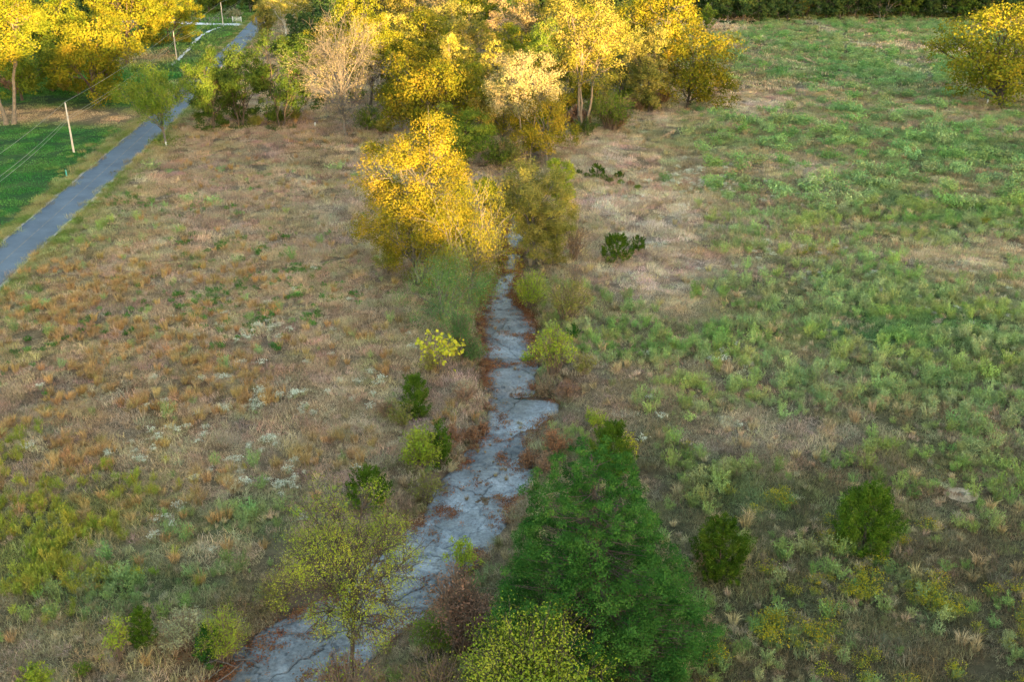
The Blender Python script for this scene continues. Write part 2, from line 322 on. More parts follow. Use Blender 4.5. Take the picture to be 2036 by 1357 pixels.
# ------------------------------------------------------------------ ground sheet
def build_ground():
    xs = np.unique(np.concatenate([np.arange(-42, 42, .7), np.arange(-140, 200, 2.2), np.arange(-420, 420, 12), [-3000, -1800, -1000, -650, 650, 1000, 1800, 3000]]).round(3))
    ys = np.unique(np.concatenate([np.arange(32, 120, .75), np.arange(20, 400, 2.2), np.arange(-330, 460, 10), [-3000, -1800, -1000, -600, 600, 900, 1500, 3000]]).round(3))
    def thin(a):
        o = [a[0]]
        for v in a[1:]:
            if v - o[-1] > .3: o.append(v)
        return np.array(o)
    xs, ys = thin(xs), thin(ys)
    X, Y = np.meshgrid(xs, ys); Z = gz(X, Y); nx, ny = len(xs), len(ys)
    i = np.arange(ny - 1)[:, None] * nx + np.arange(nx - 1)[None]
    Q = np.stack([i, i + 1, i + nx + 1, i + nx], -1).reshape(-1, 4)
    c = field_colour(X, Y) * .34  # soil colour darkened so the gaps between tufts read as deep shade
    e, cs, rd, lor = zones(X, Y)
    soil = np.clip(1 - np.clip(e, 0, None) / 2.2, 0, 1) * (Y < 210)
    c = mixc(c, C_(.15, .105, .075), soil * .8)
    da = np.hypot(X - ANT[0], (Y - ANT[1]))
    m, nt, N, Lk, out = new_mat('meadow_soil')
    at = N.new('ShaderNodeAttribute'); at.attribute_name = 'gcol'
    tc = N.new('ShaderNodeTexCoord'); nz = N.new('ShaderNodeTexNoise'); nz.inputs['Scale'].default_value = 1.7; nz.inputs['Detail'].default_value = 8; nz.inputs['Roughness'].default_value = .7
    Lk.new(tc.outputs['Object'], nz.inputs['Vector'])
    r = ramp(N, [(.3, (.35, .35, .35)), (.7, (1.25, 1.2, 1.15))]); Lk.new(nz.outputs[0], r.inputs[0])
    mx = N.new('ShaderNodeMix'); mx.data_type = 'RGBA'; mx.blend_type = 'MULTIPLY'; mx.inputs[0].default_value = 1
    Lk.new(at.outputs['Color'], mx.inputs[6]); Lk.new(r.outputs[0], mx.inputs[7])
    p = N.new('ShaderNodeBsdfPrincipled'); p.inputs['Roughness'].default_value = .95; p.inputs['Specular IOR Level'].default_value = .1
    b = N.new('ShaderNodeBump'); b.inputs['Strength'].default_value = .6; b.inputs['Distance'].default_value = .2
    Lk.new(nz.outputs[0], b.inputs['Height']); Lk.new(b.outputs[0], p.inputs['Normal'])
    Lk.new(mx.outputs[2], p.inputs['Base Color']); Lk.new(p.outputs[0], out.inputs[0])
    me = mesh_np('ground', np.stack([X, Y, Z], -1).reshape(-1, 3), Q, mat=m, smooth_=True)
    a = me.attributes.new('gcol', 'FLOAT_COLOR', 'POINT'); a.data.foreach_set('color', np.concatenate([c.reshape(-1, 3), np.ones((c.shape[0] * c.shape[1], 1))], 1).astype(np.float32).ravel())
    o = link(bpy.data.objects.new('ground', me)); tag(o, 'rough meadow ground of dry soil and thatch', kind='structure')
build_ground()

# ------------------------------------------------------------------ road, side road, path
def strip(P, half, dz, step=1.5, wob=0.0, seed=0, cross=5):
    P = np.asarray(P); d = np.concatenate([[0], np.cumsum(np.linalg.norm(np.diff(P, axis=0), axis=1))])
    s = np.arange(0, d[-1], step); Cx = np.interp(s, d, P[:, 0]); Cy = np.interp(s, d, P[:, 1])
    k = 9; ker = np.ones(k) / k
    Cx = np.convolve(np.pad(Cx, k // 2, 'edge'), ker, 'valid'); Cy = np.convolve(np.pad(Cy, k // 2, 'edge'), ker, 'valid')
    T = unit(np.stack([np.gradient(Cx), np.gradient(Cy)], 1)); Nn = np.stack([-T[:, 1], T[:, 0]], 1)
    t = np.linspace(-1, 1, cross); wl = half + wob * (vnoise(s / 2.2, s * 0, seed) - .5); wr = half + wob * (vnoise(s / 2.2, s * 0 + 7, seed + 1) - .5)
    w = np.where(t[None] < 0, -t[None] * -wr[:, None], t[None] * wl[:, None])
    X = Cx[:, None] + Nn[:, :1] * w; Y = Cy[:, None] + Nn[:, 1:] * w
    Z = gz(X, Y).max(1, keepdims=True) * np.ones_like(X) if dz > .05 else gz(X, Y)
    Z = Z + dz
    n = len(s); i = np.arange(n - 1)[:, None] * cross + np.arange(cross - 1)[None]
    return np.stack([X, Y, Z], -1).reshape(-1, 3), np.stack([i, i + cross, i + cross + 1, i + 1], -1).reshape(-1, 4)
def asphalt():
    m, nt, N, Lk, out = new_mat('asphalt')
    tc = N.new('ShaderNodeTexCoord'); n1 = N.new('ShaderNodeTexNoise'); n1.inputs['Scale'].default_value = .22; n1.inputs['Detail'].default_value = 8; n1.inputs['Roughness'].default_value = .7
    n2 = N.new('ShaderNodeTexNoise'); n2.inputs['Scale'].default_value = 30; n2.inputs['Detail'].default_value = 3
    Lk.new(tc.outputs['Object'], n1.inputs['Vector']); Lk.new(tc.outputs['Object'], n2.inputs['Vector'])
    r = ramp(N, [(.32, (.030, .050, .082)), (.5, (.048, .073, .112)), (.68, (.075, .105, .146))]); Lk.new(n1.outputs[0], r.inputs[0])
    r2 = ramp(N, [(.35, (.75, .75, .75)), (.65, (1.25, 1.25, 1.25))]); Lk.new(n2.outputs[0], r2.inputs[0])
    mx = N.new('ShaderNodeMix'); mx.data_type = 'RGBA'; mx.blend_type = 'MULTIPLY'; mx.inputs[0].default_value = 1
    Lk.new(r.outputs[0], mx.inputs[6]); Lk.new(r2.outputs[0], mx.inputs[7])
    p = N.new('ShaderNodeBsdfPrincipled'); p.inputs['Roughness'].default_value = .75; p.inputs['Specular IOR Level'].default_value = .4
    Lk.new(mx.outputs[2], p.inputs['Base Color']); Lk.new(p.outputs[0], out.inputs[0]); return m
M['asphalt'] = asphalt()
M['gravel'] = noisy_mat('gravel', [(.3, (.25, .23, .21)), (.7, (.46, .43, .39))], 3.0, bump=.3)
M['seam'] = noisy_mat('road_seam', [(.42, (.10, .105, .11)), (.62, (.20, .17, .15))], 1.4)
M['palegravel'] = noisy_mat('pale_gravel', [(.3, (.42, .42, .43)), (.7, (.62, .62, .62))], 1.0)
V, Q = strip(ROADC, ROADW + .38, .09, wob=.55, seed=3); o = link(bpy.data.objects.new('road_shoulder', mesh_np('road_shoulder', V, Q, mat=M['gravel']))); tag(o, 'thin pale gravel shoulder along the narrow asphalt road', kind='structure')
V, Q = strip(ROADC, ROADW, .115, wob=.22, seed=5); o = link(bpy.data.objects.new('road', mesh_np('road', V, Q, mat=M['asphalt']))); tag(o, 'narrow blue-grey asphalt country road', kind='structure')
roadob = o
V, Q = strip(ROADC, .07, .1205, wob=.07, seed=9, cross=3); o = link(bpy.data.objects.new('road_seam', mesh_np('road_seam', V, Q, mat=M['seam'])), roadob)
SIDE = np.array([ray_plane(x, y)[:2] for x, y in ((230, 40), (365, 46), (440, 48), (505, 49))])
V, Q = strip(SIDE, 2.6, .10); o = link(bpy.data.objects.new('side_road', mesh_np('side_road', V, Q, mat=M['palegravel']))); tag(o, 'pale gravel side road meeting the asphalt road', kind='structure')
PATH = np.array([ray_plane(x, y)[:2] for x, y in ((340, 132), (352, 121), (372, 103), (381, 88), (396, 74), (415, 63), (440, 53))])
V, Q = strip(PATH, .42, .06, wob=.6, cross=3); o = link(bpy.data.objects.new('path', mesh_np('path', V, Q, mat=M['palegravel']))); tag(o, 'thin pale worn path between utility poles', kind='structure')

# ------------------------------------------------------------------ creek bed of bedrock slabs
def rock_mat():
    m, nt, N, Lk, out = new_mat('limestone')
    tc = N.new('ShaderNodeTexCoord'); oi = N.new('ShaderNodeObjectInfo')
    n1 = N.new('ShaderNodeTexNoise'); n1.inputs['Scale'].default_value = .55; n1.inputs['Detail'].default_value = 9; n1.inputs['Roughness'].default_value = .75; n1.inputs['Distortion'].default_value = .2
    n2 = N.new('ShaderNodeTexNoise'); n2.inputs['Scale'].default_value = 5; n2.inputs['Detail'].default_value = 8; n2.inputs['Roughness'].default_value = .75
    n3 = N.new('ShaderNodeTexNoise'); n3.inputs['Scale'].default_value = .22; n3.inputs['Detail'].default_value = 5
    for n in (n1, n2, n3): Lk.new(tc.outputs['Object'], n.inputs['Vector'])
    r = ramp(N, [(.30, (.07, .08, .09)), (.45, (.125, .142, .158)), (.58, (.185, .205, .225)), (.72, (.30, .325, .35))]); Lk.new(n1.outputs[0], r.inputs[0])
    r2 = ramp(N, [(.32, (.35, .35, .36)), (.48, (.95, .95, .95)), (.68, (1.5, 1.5, 1.47))]); Lk.new(n2.outputs[0], r2.inputs[0])
    r3 = ramp(N, [(.38, (.68, .66, .62)), (.58, (1.1, 1.1, 1.1))]); Lk.new(n3.outputs[0], r3.inputs[0])
    a = N.new('ShaderNodeMix'); a.data_type = 'RGBA'; a.blend_type = 'MULTIPLY'; a.inputs[0].default_value = 1; Lk.new(r.outputs[0], a.inputs[6]); Lk.new(r2.outputs[0], a.inputs[7])
    b = N.new('ShaderNodeMix'); b.data_type = 'RGBA'; b.blend_type = 'MULTIPLY'; b.inputs[0].default_value = 1; Lk.new(a.outputs[2], b.inputs[6]); Lk.new(r3.outputs[0], b.inputs[7])
    hs = N.new('ShaderNodeHueSaturation'); vr = N.new('ShaderNodeMapRange'); vr.inputs['To Min'].default_value = .60; vr.inputs['To Max'].default_value = 1.22
    Lk.new(oi.outputs['Random'], vr.inputs[0]); Lk.new(vr.outputs[0], hs.inputs['Value']); Lk.new(b.outputs[2], hs.inputs['Color'])
    p = N.new('ShaderNodeBsdfPrincipled'); p.inputs['Roughness'].default_value = .48; p.inputs['Specular IOR Level'].default_value = .5
    bp = N.new('ShaderNodeBump'); bp.inputs['Strength'].default_value = .7; bp.inputs['Distance'].default_value = .06
    Lk.new(n2.outputs[0], bp.inputs['Height']); Lk.new(bp.outputs[0], p.inputs['Normal'])
    Lk.new(hs.outputs[0], p.inputs['Base Color']); Lk.new(p.outputs[0], out.inputs[0]); return m
M['rock'] = rock_mat()
def s_of_row(row): rows = [c[0] for c in CREEK]; return float(np.interp(-row, [-r for r in rows], CS))
S_LEDGE, S_STEP2, S_GRASS, S_END = s_of_row(779), s_of_row(722), s_of_row(868), s_of_row(500)
def creek_z(S, Tm, X, Y):
    z = -1.02 + .0 * S
    wob = (fbm(Tm / 1.3, S * 0 + 3, 31, 3) - .5) * 1.3
    z = z + .12 * smooth(S_GRASS - .15, S_GRASS + .15, S + wob) + .36 * smooth(S_LEDGE - .06, S_LEDGE + .06, S + wob * .6) + .10 * smooth(S_STEP2 - .1, S_STEP2 + .1, S + wob)
    z = z - .42 * np.exp(-((S - (S_LEDGE - 1.1)) / .75) ** 2)                     # plunge basin below the ledge
    z = z + (fbm(X / 3, Y / 3, 33, 4) - .5) * .35 + (fbm(X / .7, Y / .7, 34, 4) - .5) * .16
    lay = fbm(X / 2.6 + Y * .1, Y / 2.6, 35, 4) * 5.0                              # thin ragged bedding layers
    z = z + .10 * (np.floor(lay) + smooth(.85, 1, lay - np.floor(lay))) - .25
    return z
def build_creek():
    ds = .13; s = np.arange(0, S_END + 14, ds); nt_ = 40; t = np.linspace(0, 1, nt_)
    def sm(a):
        k = 15; return np.convolve(np.pad(a, k // 2, 'edge'), np.ones(k) / k, 'valid')
    Lx, Ly, Rx, Ry = (sm(np.interp(s, CS, a)) for a in (CL[:, 0], CL[:, 1], CR[:, 0], CR[:, 1]))
    ex = .55 * (fbm(s / 1.6, s * 0, 41, 4) - .5) * 2; ey = .55 * (fbm(s / 1.6, s * 0 + 9, 42, 4) - .5) * 2
    w = np.hypot(Rx - Lx, Ry - Ly)
    tt = t[None] * (1 + (ex + ey + .5)[:, None] / w[:, None]) - ((ex + .25) / w)[:, None]
    X = Lx[:, None] + (Rx - Lx)[:, None] * tt; Y = Ly[:, None] + (Ry - Ly)[:, None] * tt
    S = np.broadcast_to(s[:, None], X.shape); Tm = tt * w[:, None]
    Z = creek_z(S, Tm, X, Y)
    ns = len(s)
    # seeds of slabs
    seeds = []; a = 0.0; r = np.random.default_rng(12)
    while a < s[-1]:
        ln = r.uniform(1.8, 4.6); wloc = np.interp(a, s, w); k = max(1, int(round(wloc / r.uniform(1.8, 4.2))))
        for q in range(k): seeds.append((a + r.uniform(0, ln), (q + r.uniform(.2, .8)) * wloc / k))
        a += ln
    seeds = np.array(seeds)
    qs = (S[:-1, :-1] + S[1:, 1:]) / 2; qt = (Tm[:-1, :-1] + Tm[1:, 1:]) / 2
    ws = qs + (fbm(qs / 1.1, qt / 1.1, 51, 4) - .5) * 1.7; wt = qt + (fbm(qs / 1.1, qt / 1.1, 52, 4) - .5) * 1.7
    best = np.full(qs.shape, 1e9); cid = np.zeros(qs.shape, int)
    for i, (sa, sb) in enumerate(seeds):
        d = ((ws - sa) * .8) ** 2 + (wt - sb) ** 2; d = d + np.where((qs > S_LEDGE) != (sa > S_LEDGE), 50, 0) + np.where((qs > S_STEP2) != (sa > S_STEP2), 50, 0)
        m = d < best; best = np.where(m, d, best); cid = np.where(m, i, cid)
    base = MB(); bi = np.arange(0, ns, 4)
    nb = len(bi); cols = np.arange(0, nt_, 3)
    Xb, Yb, Zb = X[bi][:, cols], Y[bi][:, cols], Z[bi][:, cols] - .2
    i = np.arange(nb - 1)[:, None] * len(cols) + np.arange(len(cols) - 1)[None]
    base.add(np.stack([Xb, Yb, Zb], -1).reshape(-1, 3), np.stack([i, i + 1, i + len(cols) + 1, i + len(cols)], -1).reshape(-1, 4))
    bed = base.obj('creek_bed', noisy_mat('creek_silt', [(.3, (.05, .042, .035)), (.7, (.11, .09, .07))], 2.0))
    tag(bed, 'dry bedrock creek bed running between the fields', kind='structure')
    VI = np.arange(ns * nt_).reshape(ns, nt_)
    quad = np.stack([VI[:-1, :-1], VI[:-1, 1:], VI[1:, 1:], VI[1:, :-1]], -1)
    P = np.stack([X, Y, Z], -1).reshape(-1, 3)
    for c in np.unique(cid):
        q = quad[cid == c]
        if len(q) < 6: continue
        used, inv, cnt = np.unique(q.ravel(), return_inverse=True, return_counts=True)
        v = P[used].copy(); edge = cnt < 4
        rr = np.random.default_rng(int(c) + 900)
        v[:, 2] += rr.uniform(-.035, .035) + ((v[:, :2] - v[:, :2].mean(0)) @ rr.uniform(-.02, .02, 2))
        v[edge, 2] -= .01 + .05 * rr.random() * (.4 + .6 * rr.random(edge.sum())); cen = v[:, :2].mean(0); dv = v[edge, :2] - cen; v[edge, :2] -= unit(dv) * (rr.choice([0., .006, .03]) * (.5 + rr.random((edge.sum(), 1))))
        qq = inv.reshape(-1, 4)
        # skirt down along the slab's rim
        E = np.concatenate([qq[:, [0, 1]], qq[:, [1, 2]], qq[:, [2, 3]], qq[:, [3, 0]]]); key = np.sort(E, 1)
        _, idx, ct = np.unique(key, axis=0, return_index=True, return_counts=True); rim = E[idx[ct == 1]]
        low = v.copy(); low[:, 2] -= .3; n = len(v)
        sk = np.stack([rim[:, 1], rim[:, 0], rim[:, 0] + n, rim[:, 1] + n], 1)
        me = mesh_np('rock_slab', np.concatenate([v, low]), np.concatenate([qq, sk]), mat=M['rock'])
        link(bpy.data.objects.new('rock_slab', me), bed)
    # pool under the ledge and the shaded pool upstream
    wm, nt2, N, Lk, out = new_mat('pool_water'); p = N.new('ShaderNodeBsdfPrincipled'); p.inputs['Base Color'].default_value = (.03, .045, .035, 1); p.inputs['Roughness'].default_value = .08; p.inputs['IOR'].default_value = 1.33
    nz = N.new('ShaderNodeTexNoise'); nz.inputs['Scale'].default_value = 2; b = N.new('ShaderNodeBump'); b.inputs['Strength'].default_value = .05; Lk.new(nz.outputs[0], b.inputs['Height']); Lk.new(b.outputs[0], p.inputs['Normal'])
    Lk.new(p.outputs[0], out.inputs[0])
    def pool(sc, ls, t0, t1, z, label):
        a = np.linspace(0, 2 * math.pi, 28, endpoint=False); pts = []
        for k, aa in enumerate(a):
            ss = sc + ls * cos(aa); tq = (t0 + t1) / 2 + (t1 - t0) / 2 * sin(aa) * (1 + .25 * sin(3 * aa + 1))
            pts.append([np.interp(ss, s, Lx) * (1 - tq) + np.interp(ss, s, Rx) * tq, np.interp(ss, s, Ly) * (1 - tq) + np.interp(ss, s, Ry) * tq, z])
        pts = np.array(pts); V = np.concatenate([[pts.mean(0)], pts]); T = [[0, 1 + k, 1 + (k + 1) % 28] for k in range(28)]
        o = link(bpy.data.objects.new('water_pool', mesh_np('water_pool', V, tris=T, mat=wm))); tag(o, label, kind='structure')
    pool(S_LEDGE - 1.0, .85, -.02, .8, -1.27, 'small still pool of dark water below the rock ledge')
    pool(s_of_row(512), 2.2, .05, .95, -.62, 'dark pool of water in the creek beneath the trees')
    return X, Y, Z, S, tt
CXG, CYG, CZG, CSG, CTG = build_creek()

# ------------------------------------------------------------------ plants: trees, cedars, shrubs
def bez(a, b, c, n): t = np.linspace(0, 1, n)[:, None]; return (1 - t) ** 2 * a + 2 * t * (1 - t) * b + t * t * c
def tree_meshes(H, rx, zb, leafmat, barkmat, seed, style='broad', nleaf=9000, lsize=.24, lobes=14, clumps=9, trunk_r=None, stems=1, shift=(0, 0), sparse=1.0, low=0.0, bare=0):
    """trunk and crown meshes of one tree in its own space: base at the origin, crown between zb and H, radius rx"""
    r = np.random.default_rng(seed); tr = trunk_r or max(.07, H * .017)
    T, Cn = MB(), MB(); sx, sy = shift; c0 = np.array([sx, sy, (H + zb) / 2]); rz = (H - zb) / 2
    # lobes
    LC = []; k = 0
    while len(LC) < lobes and k < 4000:
        k += 1; d = unit(r.normal(size=3)); q = d * r.uniform(.35, .88)
        if style == 'vase' and q[2] < -.2 and r.random() < .6: continue
        if style != 'vase' and q[2] < -.55 and r.random() < .5: continue
        p = c0 + q * np.array([rx, rx, rz])
        if style == 'vase': p[:2] = c0[:2] + (p[:2] - c0[:2]) * (.72 + .42 * (p[2] - zb) / (H - zb))
        if all(np.linalg.norm((p - o) / np.array([rx, rx, rz])) > .30 for o in LC) or k > 2500: LC.append(p)
    LC = np.array(LC); lr = r.uniform(.24, .40, len(LC))
    # stems
    bases = [np.array([0, 0, -.25])]
    tops = []
    for sidx in range(stems):
        a = 2 * math.pi * sidx / stems + r.uniform(0, 1); off = (0 if stems == 1 else 1)
        b = np.array([off * tr * 1.3 * cos(a), off * tr * 1.3 * sin(a), -.3]); top = np.array([sx * .8 + off * rx * .35 * cos(a), sy * .8 + off * rx * .35 * sin(a), zb + (H - zb) * r.uniform(.55, .75)])
        mid = (b + top) / 2 + np.array([r.uniform(-.06, .06) * H, r.uniform(-.06, .06) * H, 0]) * (1 if stems == 1 else .6)
        if stems > 1: mid[:2] = b[:2] * 2 + (top[:2] - b[:2]) * .22
        P = bez(b, mid, top, 14); P[1:-1, :2] += r.normal(0, tr * .25, (12, 2))
        R = tr * (1 if stems == 1 else .72) * np.linspace(1, .22, 14) ** 1.0; R[0] *= 1.55; R[1] *= 1.12
        T.tube(P, R, 7 if H > 4 else 5); tops.append((P, R))
    leafC, leafN, leafA = [], [], []
    per = max(1, int(nleaf * sparse / (len(LC) * clumps)))
    for i, L in enumerate(LC):
        P, R = tops[int(np.argmin([np.linalg.norm(P[-1, :2] - L[:2]) for P, R in tops]))] if stems > 1 else tops[0]
        zt = np.clip(L[2] - r.uniform(.25, .6) * (abs(L[2] - zb) + rx * .5), max(zb * .55, P[1, 2]), P[-1, 2]); j = int(np.argmin(abs(P[:, 2] - zt)))
        a = P[j]; m_ = a * .45 + L * .55; m_[2] = a[2] * .6 + L[2] * .4 + (.06 * H if style != 'willow' else .1 * H)
        n_ = 7; B = bez(a, m_, L, n_); B[1:-1] += r.normal(0, .018 * H, (n_ - 2, 3)) * .5
        T.tube(B, np.linspace(min(R[j] * .72, tr * .42), tr * .10, n_), 5, cap=False)
        size = np.array([rx, rx, rz]) * lr[i]
        for c in range(clumps):
            d = unit(r.normal(size=3) + (L - c0) / np.array([rx, rx, rz]) * .9 + np.array([0, 0, .25])); cc = L + d * size * r.uniform(.55, 1.08)
            s_ = (.16 + .16 * r.random()) * min(rx, rz * 1.3) * .62
            if c % 2 == 0 or bare:
                e = B[r.integers(4, 7)]; bb = bez(e, (e + cc) / 2 + np.array([0, 0, .12 * size[2]]), cc + (cc - e) * .25, 4)
                T.tube(bb, np.linspace(tr * .11, tr * .025, 4) + .006, 3, cap=False)
                for _ in range(bare):
                    e2 = bb[r.integers(1, 4)]; dd = unit(unit(cc - L) + r.normal(0, .7, 3) + np.array([0, 0, .15])) * rx * r.uniform(.12, .3); mid2 = e2 + dd * .5 + r.normal(0, .05, 3) * rx * .4
                    T.tube(np.array([e2, mid2, e2 + dd]), [tr * .06 + .006, tr * .04 + .005, .006], 3, cap=False)
            n = per if not bare else int(per * (r.random() < .75) * r.uniform(.3, 1.6))
            if n < 1: continue
            if style == 'willow':
                o = r.normal(0, 1, (n, 3)) * s_ * np.array([.8, .8, .5]); drop = r.random(n) ** 1.5 * s_ * 2.6; o[:, 2] -= drop; ax = np.array([0, 0, -1.0]) + r.normal(0, .45, (n, 3))
            else:
                o = unit(r.normal(0, 1, (n, 3))) * (r.random((n, 1)) ** .45) * s_ * np.array([1.25, 1.25, .85]); ax = r.normal(0, 1, (n, 3))
            p = cc + o; nn = unit(r.normal(0, .5, (n, 3)) + unit(o) * .75 + unit(p - c0) * .55 + np.array([0, 0, .25]))
            leafC.append(p); leafN.append(nn); leafA.append(ax)
    if low:                                                                  # suckers and low growth round the foot
        n = int(nleaf * low); a = r.uniform(0, 2 * math.pi, n); rad = rx * .45 * np.sqrt(r.random(n)); p = np.stack([np.cos(a) * rad, np.sin(a) * rad, r.random(n) ** 1.4 * zb * .55 + .1], 1)
        leafC.append(p); leafN.append(unit(r.normal(0, 1, (n, 3)) + [0, 0, .6])); leafA.append(r.normal(0, 1, (n, 3)))
    P = np.concatenate(leafC); keep = P[:, 2] > .05; P = P[keep]; N_ = np.concatenate(leafN)[keep]; A_ = np.concatenate(leafA)[keep]
    n = len(P); L_ = lsize * r.uniform(.65, 1.35, n); W_ = L_ * (.30 if style == 'willow' else r.uniform(.5, .8, n))
    if style == 'willow': L_ = L_ * 1.5
    Cn.leaves(P, L_, W_, N_, A_)
    return T.mesh('trunk', barkmat, True), Cn.mesh('crown', leafmat)
def cedar_meshes(H, rx, seed, leafmat, nspray=900, per=26, ls=.2, bush=False, fullness=1.0, tufts=0):
    """conical juniper: sprays on radiating branches; bush=True is the round brush-like young plant"""
    r = np.random.default_rng(seed); T, Cn = MB(), MB(); tr = max(.04, H * .02)
    top = np.array([r.uniform(-.04, .04) * H, r.uniform(-.04, .04) * H, H * .95]); P = bez(np.array([0, 0, -.3]), np.array([0, 0, H * .5]), top, 10)
    T.tube(P, tr * np.linspace(1.2, .15, 10), 6)
    C, N_, A_ = [], [], []
    TU = []
    if bush: nspray, per = max(50, nspray // 3), per * 3
    for i in range(nspray):
        f = 1 - (1 - r.random()) ** .62 if not bush else r.random() ** .9
        f = np.clip(f, .02, .985); a = r.uniform(0, 2 * math.pi); tq = 1.0
        if tufts:
            if i < tufts: TU.append((f, a, r.uniform(.72, 1.06) if r.random() < .85 else r.uniform(.4, .7)))
            f0, a0, tq = TU[i % tufts]; spread = .55 / (rx * (1 - f0) + .6); f = np.clip(f0 + r.normal(0, .45) / H, .02, .985); a = a0 + r.normal(0, spread)
        if bush: prof = math.sqrt(max(.0, 1 - (max(f - .38, 0) / .62) ** 2)) * (.75 + .25 * min(f / .3, 1))
        else: prof = (1 - f) ** .78 * (1 - .25 * max(0, .12 - f) / .12) + .03
        bumpy = 1 + .20 * sin(3 * a + 7 * f + seed) + .14 * sin(7 * a - 11 * f) + .10 * sin(13 * a + 23 * f)
        rad = rx * prof * bumpy * (tq * r.uniform(.9, 1.03) if tufts else r.uniform(.80, 1.05) if r.random() < .78 else r.uniform(.35, .8)) * fullness
        z = f * H; u = np.array([cos(a), sin(a), 0]); base = np.array([top[0] * f, top[1] * f, max(.05, z - rad * (.18 if not bush else .55))]); tip = np.array([top[0] * f, top[1] * f, z]) + u * rad
        if not bush and i % 5 == 0: T.tube(np.array([base, (base + tip) / 2 + [0, 0, .03 * H], tip]), [tr * .3 * (1 - f) + .015, tr * .2 * (1 - f) + .012, .01], 3, cap=False)
        d = unit(u * (1.0 if not bush else .55) + np.array([0, 0, .25 if not bush else .95]) + r.normal(0, .2, 3))
        n = per; t = r.random(n); sl = (.085 * H * (.6 + .8 * (1 - f)) if not bush else .25 * H) * r.uniform(.7, 1.15)
        sl = min(sl, .95)
        wid = sl * .38 if not bush else sl * .17
        p = tip + d * (t[:, None] - .6) * sl + r.normal(0, 1, (n, 3)) * wid * (1 - .6 * t[:, None]) * np.array([1, 1, .55])
        ax = unit(d + r.normal(0, .45 if not bush else .28, (n, 3)) + (p - tip) / (sl + .01) * .5); nn = unit(r.normal(0, .8, (n, 3)) + [0, 0, .6] + u * .4)
        C.append(p); N_.append(nn); A_.append(ax)
    C = np.concatenate(C); keep = C[:, 2] > .04; C, N_, A_ = C[keep], np.concatenate(N_)[keep], np.concatenate(A_)[keep]
    n = len(C); L_ = ls * r.uniform(.6, 1.4, n); Cn.leaves(C, L_, L_ * r.uniform(.3, .5, n), N_, A_)
    return T.mesh('trunk', M['bark'], True), Cn.mesh('crown', leafmat)
def tufted_cedar(H, rx, seed, leafmat, tufts=980, per=190, ls=.115):
    """old juniper: dense foliage tufts over a broad cone, dark hollows between them"""
    r = np.random.default_rng(seed); T, Cn = MB(), MB(); tr = H * .022
    top = np.array([-.03 * H, .02 * H, H * .95]); P = bez(np.array([0, 0, -.3]), np.array([.02 * H, 0, H * .5]), top, 12); T.tube(P, tr * np.linspace(1.3, .12, 12), 7)
    C, N_, A_ = [], [], []
    for i in range(tufts):
        f = (i + r.random()) / tufts; f = 1 - (1 - f) ** .58; a = i * 2.39996 + r.normal(0, .35)
        prof = (1 - f) ** .52 * (.80 + .20 * min(1, f / .14)); bump_ = 1 + .13 * sin(3 * a + 5 * f + 1) + .10 * sin(5 * a - 9 * f) + .08 * sin(9 * a + 17 * f)
        inner = r.random() < .32; rad = rx * prof * bump_ * (r.uniform(.12, .75) if inner else r.uniform(.82, 1.04)) + .08
        ax_ = np.array([np.interp(f * H, P[:, 2], P[:, 0]), np.interp(f * H, P[:, 2], P[:, 1]), 0]); u = np.array([cos(a), sin(a), 0]); c = ax_ + u * rad + np.array([0, 0, f * H + .1])
        if i % 2 == 0:
            b0 = ax_ + np.array([0, 0, max(.2, f * H - rad * .22)]); T.tube(bez(b0, (b0 + c) / 2 + [0, 0, -.05 * rad], c - u * .15, 5), np.linspace(tr * .3 * (1 - f) + .02, .012, 5), 4, cap=False)
        R_ = (.34 + .34 * r.random()) * (.55 + .6 * (1 - f)); n = int(per * (.5 + R_))
        d = unit(r.normal(0, 1, (n, 3)) + np.array([0, 0, .35]) + u * .35); q = r.random((n, 1)) ** .4
        o = d * q * R_ * np.array([1.15, 1.15, .72]); spike = (r.random((n, 1)) < .12) * r.uniform(.1, .45, (n, 1)) * R_; p = c + o + d * spike
        C.append(p); A_.append(d + r.normal(0, .4, (n, 3)) + np.array([0, 0, .15])); N_.append(unit(r.normal(0, .45, (n, 3)) + d * .9 + [0, 0, .3]))
    C = np.concatenate(C); keep = C[:, 2] > .05; C, N_, A_ = C[keep], np.concatenate(N_)[keep], np.concatenate(A_)[keep]
    n = len(C); L_ = ls * r.uniform(.6, 1.4, n); Cn.leaves(C, L_, L_ * r.uniform(.35, .6, n), N_, A_)
    return T.mesh('trunk', M['bark'], True), Cn.mesh('crown', leafmat)
